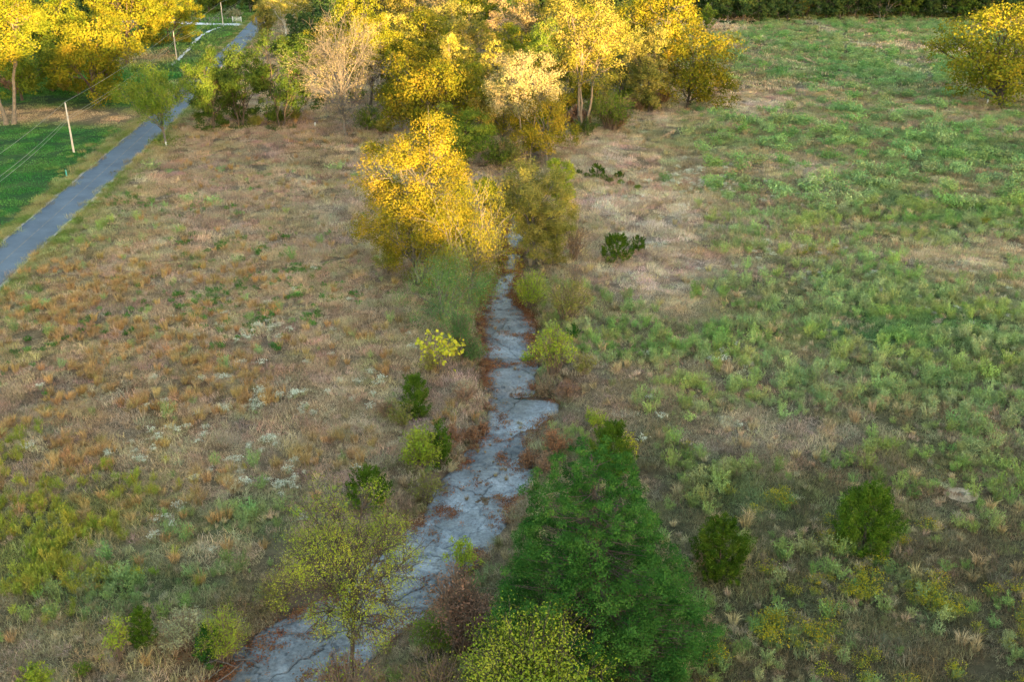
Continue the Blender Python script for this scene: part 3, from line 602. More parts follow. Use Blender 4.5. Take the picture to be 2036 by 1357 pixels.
def shrub_meshes(H, rx, leafmat, seed, nleaf=2500, lsize=.14, nstem=26, upright=.5, topleaf=0.3, stemmat=None, twigs=3, narrow=.6, stem_r=.014):
    r = np.random.default_rng(seed); T, Cn = MB(), MB(); C, N_, A_ = [], [], []
    for i in range(nstem):
        a = r.uniform(0, 2 * math.pi); q = math.sqrt(r.random()); u = np.array([cos(a), sin(a), 0]); b = u * rx * .25 * q * r.random() + np.array([0, 0, -.12])
        hh = H * (1 - .45 * q ** 2) * r.uniform(.72, 1.0); e = u * rx * q * .92 + np.array([0, 0, hh]); m_ = b * .5 + e * .5; m_[:2] *= (1 - upright * .6); m_[2] += H * .08
        P = bez(b, m_, e, 6); P[1:-1] += r.normal(0, .015 * H, (4, 3)); T.tube(P, stem_r * np.linspace(1.5, .5, 6) * max(.7, H / 2.5), 4, cap=False)
        ends = [P]
        for k in range(twigs):
            j = r.integers(2, 5); s0 = P[j]; dd = unit(P[j + 1] - P[j] + r.normal(0, .6, 3) * np.linalg.norm(P[j + 1] - P[j])) * H * r.uniform(.12, .28)
            Tw = np.array([s0, s0 + dd * .5 + r.normal(0, .01 * H, 3), s0 + dd]); T.tube(Tw, np.array([.8, .6, .35]) * stem_r * max(.7, H / 2.5), 3, cap=False); ends.append(Tw)
        n = max(1, nleaf // nstem)
        for Pq in ends:
            k = max(1, n // len(ends)); t = topleaf + (1 - topleaf) * r.random(k) ** .8; idx = t * (len(Pq) - 1); i0 = np.minimum(idx.astype(int), len(Pq) - 2); fr = (idx - i0)[:, None]
            p = Pq[i0] * (1 - fr) + Pq[i0 + 1] * fr + r.normal(0, 1, (k, 3)) * .045 * H * .8
            C.append(p); A_.append(unit(Pq[-1] - Pq[0]) + r.normal(0, .6, (k, 3))); N_.append(unit(r.normal(0, .8, (k, 3)) + [0, 0, .7] + u * .3))
    C = np.concatenate(C); keep = C[:, 2] > .03; C, N_, A_ = C[keep], np.concatenate(N_)[keep], np.concatenate(A_)[keep]
    n = len(C); L_ = lsize * r.uniform(.6, 1.4, n); Cn.leaves(C, L_, L_ * narrow * r.uniform(.8, 1.2, n), N_, A_)
    return T.mesh('stem', stemmat or M['twig'], True), Cn.mesh('foliage', leafmat)

def px_size(base, l, r_, top, bot):
    """height, crown radius and crown foot in metres from photo rows/columns, on the vertical through BASE"""
    H = height_for(base, top) - base[2]; zb = max(.0, height_for(base, bot) - base[2]) if bot is not None else 0
    z = depth_at(np.array([base[0], base[1], base[2] + (H + zb) / 2])); return H, (r_ - l) / 2 * z / FPX, zb, ((l + r_) / 2 - 0) * 1.0
def place(name, base, parts, label, cat, group=None, rz=0):
    o = empty(name, base.tolist(), rz)
    for nm, me in parts: link(bpy.data.objects.new(nm, me), o)
    return tag(o, label, cat, group)
def TREE(name, bx, by, l, r_, top, bot, leaf, bark, label, **kw):
    b = G(bx, by); H, rx, zb, cx = px_size(b, l, r_, top, bot)
    z = depth_at(np.array([b[0], b[1], (H + zb) / 2])); sx = (cx - PW / 2) * z / FPX - b[0]
    seed = int(abs(bx) * 7 + by) % 9973
    rx *= 1.08
    if kw.get('style', 'broad') in ('broad', 'vase') and not kw.get('bare') and bx != 695:
        if kw.get('style', 'broad') == 'broad': zb = max(.5, zb - .3 * (H - zb))
        area = math.pi * rx * (H - zb) / 2; n = 13000 if b[1] > 230 else 17000 if b[1] > 120 else 40000
        if name == 'grove_tree': n = 12500
        if name == 'ash_tree' and b[1] < 120: n = 60000
        if area < 45: n = int(n * max(.3, area / 45))
        kw['nleaf'] = n; kw['lsize'] = math.sqrt(area * (10.5 if kw.get('style') != 'vase' else 7.5) / n); kw['clumps'] = 12; kw['lobes'] = max(kw.get('lobes', 14), 18)
    kw.setdefault('shift', (sx, 0)); m1, m2 = tree_meshes(H, rx, zb, M[leaf], M[bark], seed, **kw)
    return place(name, b, [('trunk', m1), ('crown', m2)], label, 'tree')
def CEDAR(bx, by, l, r_, top, label, mat='cedar_olive', bush=True, name='young_cedar', cat='cedar', **kw):
    b = G(bx, by); H, rx, _, _ = px_size(b, l, r_, top, None)
    m1, m2 = cedar_meshes(H, rx, int(bx + by) % 997, M[mat], bush=bush, **kw)
    return place(name, b, [('trunk', m1), ('crown', m2)], label, cat)
def SHRUB(bx, by, l, r_, top, leaf, label, name='shrub', **kw):
    b = G(bx, by); H, rx, _, _ = px_size(b, l, r_, top, None)
    m1, m2 = shrub_meshes(H, rx, M[leaf], int(bx * 3 + by) % 997, **kw)
    return place(name, b, [('stem', m1), ('foliage', m2)], label, 'shrub')

# --- trees left of and around the road
TREE('oak_tree', 20, 247, -95, 118, -45, 140, 'gold', 'bark_pale', 'tall golden tree with pale forked trunk on bare brown earth', stems=2, nleaf=13000, lobes=20, trunk_r=.5, style='vase', lsize=.3)
TREE('oak_tree', 45, 200, -50, 120, 40, 190, 'green', 'bark', 'dark green tree behind the pale forked trunk', nleaf=6000, lsize=.32)
TREE('oak_tree', 197, 208, 102, 262, 4, 178, 'gold', 'bark', 'broad golden oak at the edge of the brown clearing beyond a utility pole', nleaf=13000, lobes=18, lsize=.3)
TREE('oak_tree', 252, 128, 188, 332, -60, 112, 'gold', 'bark', 'golden oak with dark lower crown beside the furrowed garden plot', nleaf=12000, lobes=17, lsize=.34)
TREE('oak_tree', 112, 176, 38, 190, -14, 130, 'gold', 'bark', 'golden oak between the pale forked tree and the broad oak by the clearing')
TREE('oak_tree', 290, 92, 250, 345, -40, 60, 'gold', 'bark', 'golden oak behind the one beside the garden plot')
TREE('oak_tree', 338, 84, 306, 390, -38, 56, 'gold', 'bark', 'golden tree with several thin trunks on the green lawn by the gravel road', stems=3, nleaf=9000, lsize=.36)
TREE('elm_tree', 332, 288, 238, 394, 122, 262, 'green', 'bark_grey', 'loose green tree standing over the asphalt road edge', nleaf=9500, lobes=17, style='vase', lsize=.22, low=.03)
TREE('elm_tree', 425, 258, 360, 462, 102, 240, 'darkgreen', 'bark', 'narrow dark green tree with foliage down to its foot', nleaf=12000, lobes=18, lsize=.24, low=.12)
TREE('elm_tree', 480, 252, 408, 530, 74, 215, 'darkgreen', 'bark', 'slender green tree with golden tip between dark tree and twin-trunked tree', nleaf=12000, lobes=16, stems=2, lsize=.24, low=.05)
TREE('elm_tree', 560, 254, 500, 632, 62, 215, 'darkgreen', 'bark', 'golden-topped green tree with two dark trunks beside the bare walnut', nleaf=13000, lobes=17, stems=2, lsize=.24, low=.08)
TREE('walnut_tree', 688, 271, 588, 768, 38, 235, 'tan', 'bark_grey', 'nearly bare grey-branched tree with straight trunk at field edge', nleaf=5200, lobes=30, clumps=9, bare=8, trunk_r=.27, lsize=.17)
SHRUB(735, 262, 690, 765, 205, 'green', 'leafy green thicket behind the bare grey-branched tree', nleaf=3500, lsize=.25)
TREE('ash_tree', 735, 215, 686, 796, 32, 150, 'gold', 'bark', 'bright golden tree rising behind the bare grey-branched tree', nleaf=10000, lobes=18, lsize=.28)
TREE('sycamore_tree', 572, 88, 506, 612, -45, 62, 'olive', 'bark_white', 'white-trunked tree beside the far bend of the asphalt road', nleaf=6000, lobes=15, lsize=.32, style='vase')
TREE('elm_tree', 535, 84, 503, 552, -20, 70, 'olive', 'bark', 'slim olive tree hugging the far road verge', nleaf=4500, lsize=.32)
TREE('elm_tree', 640, 168, 600, 690, 48, 130, 'gold', 'bark', 'small golden tree tucked behind the bare tree and the twin-trunked tree', nleaf=6500, lsize=.28)
# --- creek-line trees, far to near
far_creek = [
 (712, 150, 668, 760, -30, 'gold', 'golden creek-side tree at the far bend among dark woods'), (790, 158, 742, 832, 22, 'yellow', 'dense yellow-green tree in the creek grove'),
 (770, 100, 715, 830, -50, 'yellow', 'pale yellow tree far back in the creek grove'), (855, 155, 800, 905, 18, 'gold', 'golden tree with dark underside in the creek grove'),
 (850, 92, 795, 900, -40, 'tan', 'pinkish tan tree at the back of the grove'), (905, 120, 855, 950, -4, 'olive', 'dull olive tree in the shade of the grove'),
 (935, 175, 888, 980, 40, 'yellow', 'tall pale yellow tree in the grove behind the dense green-gold tree'), (960, 95, 905, 1010, -48, 'gold', 'deep golden tree at the rear of the creek grove'),
 (1010, 130, 965, 1060, -8, 'tan', 'rosy tan tree deep in the creek grove'), (1060, 110, 1010, 1105, -30, 'yellow', 'soft yellow round-topped tree at the rear of the grove'),
 (1040, 160, 995, 1082, 42, 'gold', 'round orange-gold tree in the middle of the grove'), (1085, 190, 1050, 1125, 42, 'green', 'green-shaded tree between the tan trees and the tall cottonwood'),
 (985, 220, 948, 1030, 78, 'yellow', 'slim yellow tree close behind the leaning creek trees'), (1120, 120, 1075, 1170, -20, 'yellow', 'yellow tree peeping behind the tall cottonwood')]
far_creek += [(930, 262, 882, 995, 128, 'gold', 'leafy golden tree right behind the dense green-gold tree'), (1000, 292, 948, 1062, 152, 'yellow', 'yellow tree beside the narrow creek below the grove'),
 (1130, 240, 1082, 1180, 108, 'gold', 'golden tree at the left shoulder of the tall cottonwood'), (1232, 205, 1180, 1292, 58, 'olive', 'olive tree filling the gap between cottonwood and leaning oak'),
 (805, 222, 752, 862, 84, 'gold', 'golden tree between the bare tree and the dense green-gold tree'), (895, 205, 845, 950, 66, 'yellow', 'bright yellow tree above the dense green-gold tree'),
 (1175, 160, 1120, 1235, 6, 'gold', 'golden tree showing behind the crown of the tall cottonwood'), (1255, 130, 1200, 1310, -22, 'olive', 'olive-gold tree at the far corner of the grove')]
for i, (bx, by, l, r_, top, leaf, lab) in enumerate(far_creek):
    TREE('grove_tree', bx, by, l - 8, r_ + 8, top, by - (by - top) * .25, leaf, 'bark_grey', lab, nleaf=8500, lobes=18, lsize=.30)
TREE('maple_tree', 858, 288, 762, 968, 92, 262, 'gold', 'bark', 'large dense green-gold tree with broad crown reaching low', nleaf=19000, lobes=26, lsize=.24)
TREE('cottonwood_tree', 1158, 268, 1082, 1262, -2, 165, 'yellow', 'bark_pale', 'tall pale yellow cottonwood forking into several pale trunks', stems=3, nleaf=15000, lobes=24, style='vase', lsize=.23, trunk_r=.38)
SHRUB(1212, 262, 1152, 1262, 168, 'green', 'big round green bush at the foot of the tall cottonwood', nleaf=7000, lsize=.24, nstem=60)
SHRUB(1160, 272, 1130, 1215, 225, 'darkgreen', 'low dark green undergrowth bush beneath the tall cottonwood', nleaf=2600, lsize=.2)
TREE('oak_tree', 1366, 216, 1296, 1472, 58, 190, 'gold', 'bark', 'leaning golden oak with low spreading limbs beside straw-coloured grass', nleaf=16000, lobes=24, lsize=.24, style='broad')
TREE('oak_tree', 1292, 222, 1248, 1345, 45, 180, 'olive', 'bark', 'shaded olive tree with thin twin trunks behind the leaning golden oak', stems=2, nleaf=8000, lobes=15, lsize=.25)
TREE('oak_tree', 1325, 150, 1240, 1402, -30, 95, 'gold', 'bark_grey', 'tall golden tree filling the gap behind the leaning oak', nleaf=11000, lobes=18, lsize=.30)
TREE('elm_tree', 1404, 60, 1385, 1422, 5, 52, 'green', 'bark', 'small rounded green tree where the grove meets the far field', nleaf=2500, lsize=.34)
TREE('oak_tree', 1990, 210, 1868, 2100, 6, 200, 'gold', 'bark', 'wide dark olive oak with golden top standing alone in the weedy field', nleaf=22000, lobes=36, lsize=.27, trunk_r=.55)
TREE('cottonwood_tree', 1048, 338, 958, 1120, 92, 235, 'tan', 'bark_pale', 'slender tan-leaved cottonwood with bare pale trunk in the creek grove', stems=2, nleaf=10500, lobes=22, style='vase', lsize=.2, trunk_r=.24)
TREE('hackberry_tree', 1086, 328, 1008, 1142, 178, 285, 'amber', 'bark_grey', 'short orange-gold tree below the tan-leaved cottonwood', nleaf=9000, lobes=17, lsize=.2)
SHRUB(990, 335, 950, 1030, 270, 'green', 'glossy green bush in the gap beside the creek under the grove', nleaf=3000, lsize=.22)
SHRUB(1015, 338, 985, 1065, 268, 'olive', 'olive thicket round the foot of the tan-leaved cottonwood', nleaf=3000, lsize=.2)
TREE('hackberry_tree', 925, 335, 862, 985, 205, 310, 'green', 'bark', 'green leafy tree in the dip between the golden clump and the dense green-gold tree', lobes=18)
# --- the golden clump by the creek
TREE('ash_tree', 838, 560, 722, 968, 246, 520, 'amber', 'bark_grey', 'big golden ash in the clump beside the upper creek', nleaf=24000, lobes=32, lsize=.19, trunk_r=.32, stems=2)
TREE('willow_tree', 925, 606, 812, 1036, 348, 560, 'gold', 'bark_grey', 'feathery yellow willow leaning over the creek in front of the golden ash', nleaf=24000, lobes=26, style='willow', lsize=.15, trunk_r=.24, stems=2)
TREE('willow_tree', 880, 640, 800, 985, 505, 630, 'willow', 'bark_grey', 'low drooping grey-green willow at the foot of the golden clump', nleaf=15000, lobes=22, style='willow', lsize=.14, trunk_r=.12, stems=3)
SHRUB(775, 545, 735, 815, 470, 'olive', 'small yellowish bush on the field side of the golden clump', nleaf=2400, lsize=.17)
TREE('hackberry_tree', 1062, 525, 985, 1132, 322, 470, 'olive', 'bark_grey', 'vine-draped olive tree across the creek from the golden clump', nleaf=13000, lobes=22, lsize=.17)
TREE('elm_tree', 1112, 430, 1082, 1140, 310, 415, 'lime', 'bark', 'narrow lime-yellow tree behind the vine-draped olive tree', nleaf=4500, lsize=.18)
TREE('hackberry_tree', 1104, 522, 1040, 1152, 402, 500, 'olive', 'bark_grey', 'small spreading olive-green tree with grey stem above the creek bank', nleaf=8000, lobes=17, lsize=.16, trunk_r=.11)
SHRUB(1140, 520, 1105, 1170, 425, 'brown', 'thin straggly bush with brownish leaves beside the spreading olive-green tree', nleaf=800, lsize=.15)
# --- bushes along the upper creek
SHRUB(1055, 622, 1014, 1098, 528, 'lime', 'bright yellow-green upright bush on the creek bank below the olive trees', nleaf=5200, lsize=.15, nstem=46, narrow=.4)
SHRUB(1128, 640, 1066, 1192, 545, 'olive', 'wide olive bush sprawling beside the bright yellow-green bush', nleaf=5200, lsize=.14, nstem=50, narrow=.45)
SHRUB(1142, 575, 1122, 1166, 508, 'brown', 'bare grey twiggy shrub sticking up behind the sprawling olive bush', nleaf=60, stemmat=M['bark_pale'], twigs=6, nstem=14)
SHRUB(1100, 748, 1058, 1152, 640, 'lime', 'lime-topped leggy bush with bare reddish stems at the creek edge', nleaf=3600, lsize=.14, nstem=40, topleaf=.62)
SHRUB(1050, 730, 1036, 1072, 692, 'lime', 'little lime shrub on the rock at the creek edge', nleaf=700, lsize=.12, nstem=14)
CEDAR(1140, 680, 1128, 1152, 645, 'tiny dark cedar tucked behind the lime-topped leggy bush', 'cedar', nspray=90, per=18, ls=.12)
SHRUB(918, 715, 880, 950, 612, 'willow', 'upright feathery green willow bush overhanging the rock creek bed', nleaf=7000, lsize=.15, nstem=50, narrow=.3, twigs=4)
SHRUB(942, 728, 915, 968, 668, 'willow', 'low green willow shoots at the rim of the bare rock bed', nleaf=3000, lsize=.14, nstem=30, narrow=.3)
SHRUB(876, 742, 832, 926, 650, 'sycamore', 'leggy sapling with sparse large bright yellow leaves', name='sapling', nleaf=420, lsize=.32, nstem=20, topleaf=.75, stemmat=M['bark_pale'], twigs=4, narrow=.8)
SHRUB(852, 745, 832, 878, 700, 'olive', 'small olive shrub under the yellow-leaved sapling', nleaf=900, lsize=.13)
CEDAR(826, 826, 797, 851, 746, 'dark green young cedar on the grassy bank above the rock ledge', 'cedar_olive', nspray=420, per=24, ls=.13)
SHRUB(800, 850, 770, 835, 790, 'olive', 'yellowish weedy shrub beside the young cedar on the bank', nleaf=1200, lsize=.13)
SHRUB(840, 935, 790, 884, 845, 'lime', 'yellow-green leafy bush on the bank in front of a dark cedar', nleaf=3600, lsize=.16, nstem=36)
CEDAR(877, 930, 855, 892, 838, 'slim dark cedar half hidden behind the yellow-green leafy bush', 'cedar_olive', nspray=260, per=22, ls=.13)
CEDAR(733, 1004, 692, 774, 934, 'squat brushy olive cedar above the airy yellow-green tree', 'cedar_olive', nspray=420, per=26, ls=.13)
SHRUB(852, 1002, 806, 902, 934, 'olive', 'twiggy shrub with scattered yellow leaves at the rock edge', nleaf=1100, lsize=.13, nstem=34, twigs=5)
SHRUB(903, 888, 886, 918, 835, 'rust', 'dry rust-red shrub on the bank beside the slim dark cedar', nleaf=900, lsize=.13)
SHRUB(1103, 908, 1068, 1134, 842, 'rust', 'pinkish-red dry shrub across the creek from the rust-red shrub', nleaf=1700, lsize=.13, nstem=34)
for (bx, by, l, r_, top, leaf, lab) in ((938, 882, 915, 960, 845, 'rust', 'low rust-red brush at the edge of the rock bed below the ledge'), (960, 868, 948, 978, 838, 'rust', 'small dark rust shrub right at the rock bed edge'),
        (1052, 935, 1028, 1078, 888, 'rust', 'rust-brown brush between rock bed and great cedar'), (1085, 948, 1060, 1112, 896, 'brown', 'brown leafless brush beside the rust-brown brush'),
        (1130, 800, 1100, 1165, 752, 'brown', 'dry purplish-brown thicket on the bank right of the ledge'), (1085, 792, 1062, 1112, 756, 'brown', 'dry brown brush overhanging the ledge slab'),
        (1160, 745, 1130, 1195, 700, 'olive', 'olive weedy bush behind the lime-topped leggy bush'), (890, 905, 872, 912, 868, 'brown', 'pinkish-brown brush between slim cedar and rock bed'),
        (925, 800, 895, 955, 758, 'brown', 'straw-brown brush on the bank beside the ledge'), (770, 830, 745, 800, 795, 'brown', 'faded tan brush in the field beside the young cedar'),
        (1180, 850, 1150, 1215, 812, 'lime', 'small lime weedy shoots behind the bushy young cedar'), (960, 1240, 915, 1000, 1180, 'brown', 'russet brush at the foot of the great cedar')):
    SHRUB(bx, by, l, r_, top, leaf, lab, nleaf=1300, lsize=.12, nstem=34, twigs=4)
CEDAR(1212, 945, 1165, 1246, 843, 'bushy young cedar behind the great dark cedar', 'cedar_olive', nspray=560, per=26, ls=.14)
SHRUB(1252, 912, 1232, 1276, 855, 'sycamore', 'thin yellow-leaved shrub beside the bushy young cedar', nleaf=420, lsize=.14, nstem=16)
CEDAR(1226, 518, 1196, 1258, 468, 'bright green cedar clump on the straw-coloured grass', 'cedar_olive', nspray=380, per=24, ls=.17)
CEDAR(1271, 500, 1258, 1286, 470, 'small bright cedar next to the cedar clump on straw grass', 'cedar_olive', nspray=110, per=20, ls=.15)
CEDAR(1187, 354, 1174, 1201, 326, 'lone small cedar by the dark brush line in the dry field', 'cedar_olive', nspray=130, per=20, ls=.17)
CEDAR(1229, 357, 1219, 1239, 340, 'smallest cedar seedling by the dark brush line', 'cedar_olive', nspray=70, per=18, ls=.15)
CEDAR(1716, 1088, 1657, 1773, 970, 'round dense young cedar standing alone near the goldenrod', 'cedar_olive', nspray=1100, per=28, ls=.12)
CEDAR(1428, 1142, 1376, 1478, 1038, 'lopsided young cedar with a dry brown patch', 'cedar_olive', nspray=800, per=26, ls=.12)
SHRUB(1400, 1135, 1376, 1432, 1072, 'brown', 'withered brown brush against the lopsided young cedar', nleaf=700, lsize=.1, nstem=24)
# --- foreground
b = G(1176, 1318); H, rx, _, _ = px_size(b, 945, 1412, 876, None)
m1, m2 = tufted_cedar(H * .98, rx * .96, 77, M['cedar']); place('cedar_tree', b, [('trunk', m1), ('crown', m2)], 'great dark green conical cedar beside the creek', 'cedar')
TREE('locust_tree', 695, 1378, 562, 826, 982, 1250, 'lime', 'bark', 'airy yellow-green tree with thin dark trunk rising from the creek edge', nleaf=30000, lobes=40, clumps=11, style='open', lsize=.075, trunk_r=.16, bare=3)
SHRUB(1062, 1452, 895, 1235, 1215, 'lime', 'sprawling yellow-green bush with tangled grey twigs before the great cedar', nleaf=22000, lsize=.12, nstem=90, twigs=7, stemmat=M['bark'], topleaf=.25, stem_r=.008)
SHRUB(700, 1440, 615, 800, 1290, 'lime', 'thin twiggy bush with few yellow leaves under the airy tree', nleaf=700, lsize=.11, nstem=44, twigs=6, stemmat=M['twig'])
SHRUB(870, 1430, 770, 940, 1300, 'olive', 'tangled grey-brown thicket between the airy tree and the sprawling bush', nleaf=900, lsize=.1, nstem=60, twigs=6, stemmat=M['twig'])
SHRUB(915, 1155, 879, 942, 1064, 'lime', 'slim lime-green sapling growing from a crack in the rock bed', name='sapling', nleaf=1500, lsize=.12, nstem=9, topleaf=.7, stemmat=M['bark_pale'])
SHRUB(918, 1300, 862, 985, 1120, 'brown', 'tall dry brown brush between rock bed and great cedar', nleaf=3200, lsize=.13, nstem=70, twigs=5)
SHRUB(870, 1285, 800, 920, 1215, 'green', 'low green bramble at the rock edge below the dry brown brush', nleaf=2200, lsize=.12, nstem=40)
SHRUB(452, 1318, 400, 497, 1204, 'lime', 'soft feathery yellow-green bush beside the lower creek bed', nleaf=7000, lsize=.10, nstem=60, narrow=.3, twigs=4)
CEDAR(420, 1322, 398, 446, 1250, 'dark cedar sapling behind the soft feathery bush', 'cedar', nspray=240, per=22, ls=.1)
CEDAR(286, 1282, 262, 312, 1214, 'dark rounded shrub next to the slim yellow-green shoots', 'cedar_olive', nspray=260, per=22, ls=.1)
SHRUB(238, 1315, 196, 264, 1216, 'lime', 'slim yellow-green shoots at the field corner', nleaf=1100, lsize=.11, nstem=14, upright=.8)
SHRUB(372, 1290, 318, 432, 1205, 'sage', 'grey-green sage-like bush between dark shrub and feathery bush', nleaf=4200, lsize=.11, nstem=60, narrow=.3)
SHRUB(72, 1372, 36, 112, 1318, 'lime', 'bright green bush at the field corner among brown grass', nleaf=2200, lsize=.11)
SHRUB(166, 1350, 145, 186, 1312, 'green', 'small green shrub near the slim yellow-green shoots', nleaf=900, lsize=.1)
SHRUB(560, 1215, 510, 625, 1130, 'olive', 'russet-tinged sapling thicket behind the airy yellow-green tree', nleaf=2200, lsize=.1, nstem=50, twigs=5)

# ------------------------------------------------------------------ far woods: shared shapes, one object per tree
VAR = []
for k in range(6):
    leaf = ['wood', 'wood', 'darkgreen', 'wood', 'olive', 'wood'][k]
    VAR.append(tree_meshes(14, [5.5, 6.5, 5, 6, 5.5, 4.5][k], [1.2, .9, 1.6, .8, 2, 1][k], M[leaf], M['bark_grey' if k % 2 else 'bark'], 300 + k, nleaf=6800, lobes=20, lsize=.46, low=.22, stems=1 + (k % 3 == 1)))
def far_tree(x, y, s, k, label, group):
    b = np.array([x, y, float(gz(x, y)) - .1]); o = empty('woodland_tree', b.tolist(), random.uniform(0, 6.28), s)
    for nm, me in zip(('trunk', 'crown'), VAR[k]): link(bpy.data.objects.new(nm, me), o)
    tag(o, label, 'tree', group)
wr = random.Random(5)
def wood_line(pts, n, depth, label, group, smin=.85, smax=1.25, rows=3):
    P = np.array([ray_plane(x, y)[:2] for x, y in pts]); d = np.concatenate([[0], np.cumsum(np.linalg.norm(np.diff(P, axis=0), axis=1))])
    for rr in range(rows):
        for i in range(n):
            s = (i + wr.uniform(.15, .85)) / n * d[-1]; x = np.interp(s, d, P[:, 0]); y = np.interp(s, d, P[:, 1]) + rr * depth + wr.uniform(-2, 2)
            far_tree(x, y, wr.uniform(smin, smax), wr.randrange(6), label, group)
wood_line([(1428, 52), (1500, 48), (1700, 43), (1860, 44), (2110, 50)], 19, 9, 'dark green woodland tree along the far end of the weedy field', 'woods beyond the weedy field', rows=3)
wood_line([(-60, 44), (200, 34), (380, 30), (520, 24)], 11, 10, 'dark green woodland tree behind the gravel road', 'woods beyond the gravel road', rows=2)
wood_line([(600, 52), (760, 40), (1000, 34), (1240, 34), (1420, 38)], 15, 10, 'dark green woodland tree behind the creek grove', 'woods behind the creek grove', rows=2)
for (px_, py_, s_) in ((625, 128, .9), (670, 118, 1.05), (600, 108, .8), (655, 90, 1.1), (700, 100, 1.0)):
    q = ray_plane(px_, py_); far_tree(q[0], q[1], s_, wr.choice([0, 1, 3, 5]), 'dark green tree between the white-trunked tree and the golden grove', 'dark trees between road and grove')
for (px_, py_, s_) in ((100, 120, 1.0), (165, 112, 1.05), (60, 100, 1.1), (10, 128, 1.0), (135, 150, .75)):
    q = ray_plane(px_, py_); far_tree(q[0], q[1], s_, wr.choice([0, 1, 2, 3]), 'dark green tree behind the golden oaks near the clearing', 'dark trees behind the golden oaks')
SHRUB(466, 36, 448, 492, 15, 'sage', 'pale greyish bush beside the gate at the gravel road', nleaf=2600, lsize=.5, nstem=50)

# undergrowth in and around the grove: shared shapes, one object per bush
UV = [shrub_meshes(3.2, 2.3, M[l], 700 + k, nleaf=2600, lsize=.3, nstem=34) for k, l in enumerate(('green', 'olive', 'darkgreen', 'green', 'brown'))]
def undergrowth(L, label, group):
    for px_, py_, s_ in L:
        q = G(px_, py_); o = empty('undergrowth_bush', q.tolist(), wr.uniform(0, 6.28), s_); v = UV[wr.choice([0, 1, 2, 3, 0, 1, 4])]
        for nm, me in zip(('stem', 'foliage'), v): link(bpy.data.objects.new(nm, me), o)
        tag(o, label, 'shrub', group)
undergrowth([(700 + 26 * i + wr.uniform(-12, 12), 196 + 34 * (i % 3) + wr.uniform(-8, 8), wr.uniform(.8, 1.4)) for i in range(22)], 'shaded undergrowth bush on the floor of the creek grove', 'undergrowth of the creek grove')
undergrowth([(400 + 18 * i + wr.uniform(-8, 8), 246 + wr.uniform(-14, 8), wr.uniform(.45, .9)) for i in range(11)], 'low dark bush under the row of trees at the dry field edge', 'bushes under the field-edge trees')
undergrowth([(1240 + 15 * i, 214 + wr.uniform(-12, 10), wr.uniform(.6, 1.1)) for i in range(6)], 'shaded bush between the trunks behind the leaning golden oak', 'bushes behind the leaning oak')
undergrowth([(960 + 12 * i + wr.uniform(-6, 6), 380 + 24 * (i % 4) + wr.uniform(-8, 8), wr.uniform(.6, 1.0)) for i in range(8)], 'shaded bush crowding the narrow creek between golden clump and olive tree', 'bushes crowding the narrow creek')
undergrowth([(10 + 30 * i + wr.uniform(-10, 10), 190 + wr.uniform(-12, 6), wr.uniform(.8, 1.3)) for i in range(8)], 'dark bush along the rough edge behind the brown clearing', 'bushes behind the clearing')

undergrowth([(1132 + 17 * i + wr.uniform(-5, 5), 343 + 4.2 * i + wr.uniform(-2, 2), wr.uniform(.22, .36)) for i in range(9)], 'knee-high dark brush along the line by the two small cedars', 'dark brush line in the dry field')

# woods added unseen behind the camera to shade the fields: one uncountable mass
def gn_scatter(name, P, col, rot, scl, vidx, coll, label):
    me = bpy.data.meshes.new(name); me.vertices.add(len(P)); me.vertices.foreach_set('co', np.asarray(P, np.float32).ravel())
    a = me.attributes.new('gcol', 'FLOAT_COLOR', 'POINT'); a.data.foreach_set('color', np.concatenate([col, np.ones((len(col), 1))], 1).astype(np.float32).ravel())
    for nm, arr in (('rot', rot), ('scl', scl)):
        a = me.attributes.new(nm, 'FLOAT_VECTOR', 'POINT'); a.data.foreach_set('vector', np.asarray(arr, np.float32).ravel())
    a = me.attributes.new('vidx', 'INT', 'POINT'); a.data.foreach_set('value', np.asarray(vidx, np.int32))
    o = link(bpy.data.objects.new(name, me)); tag(o, label, kind='stuff')
    ng = bpy.data.node_groups.new(name, 'GeometryNodeTree'); ng.interface.new_socket('Geometry', in_out='INPUT', socket_type='NodeSocketGeometry'); ng.interface.new_socket('Geometry', in_out='OUTPUT', socket_type='NodeSocketGeometry')
    N, Lk = ng.nodes, ng.links; gi = N.new('NodeGroupInput'); go = N.new('NodeGroupOutput'); ip = N.new('GeometryNodeInstanceOnPoints'); ci = N.new('GeometryNodeCollectionInfo')
    ci.inputs['Collection'].default_value = coll; ci.inputs['Separate Children'].default_value = True; ci.inputs['Reset Children'].default_value = True
    def na(nm, t): n = N.new('GeometryNodeInputNamedAttribute'); n.data_type = t; n.inputs['Name'].default_value = nm; return n.outputs['Attribute']
    Lk.new(gi.outputs[0], ip.inputs['Points']); Lk.new(ci.outputs[0], ip.inputs['Instance']); ip.inputs['Pick Instance'].default_value = True
    Lk.new(na('vidx', 'INT'), ip.inputs['Instance Index']); er = N.new('FunctionNodeEulerToRotation'); Lk.new(na('rot', 'FLOAT_VECTOR'), er.inputs[0]); Lk.new(er.outputs[0], ip.inputs['Rotation'])
    Lk.new(na('scl', 'FLOAT_VECTOR'), ip.inputs['Scale']); Lk.new(ip.outputs[0], go.inputs[0])
    md = o.modifiers.new('scatter', 'NODES'); md.node_group = ng; return o
def proto_coll(name, meshes):
    c = bpy.data.collections.new(name)
    for i, me in enumerate(meshes): c.objects.link(bpy.data.objects.new('%s_shape' % name, me))
    return c
crown_vars = proto_coll('shade_ridge_tree', [VAR[k][1] for k in (0, 1, 3)])
uu = np.concatenate([np.arange(-330, 380, 3.2), np.arange(-330, 380, 3.7)]); vv = RIDGE_V + np.concatenate([rng.uniform(-6, 6, len(np.arange(-330, 380, 3.2))), rng.uniform(8, 22, len(np.arange(-330, 380, 3.7)))])
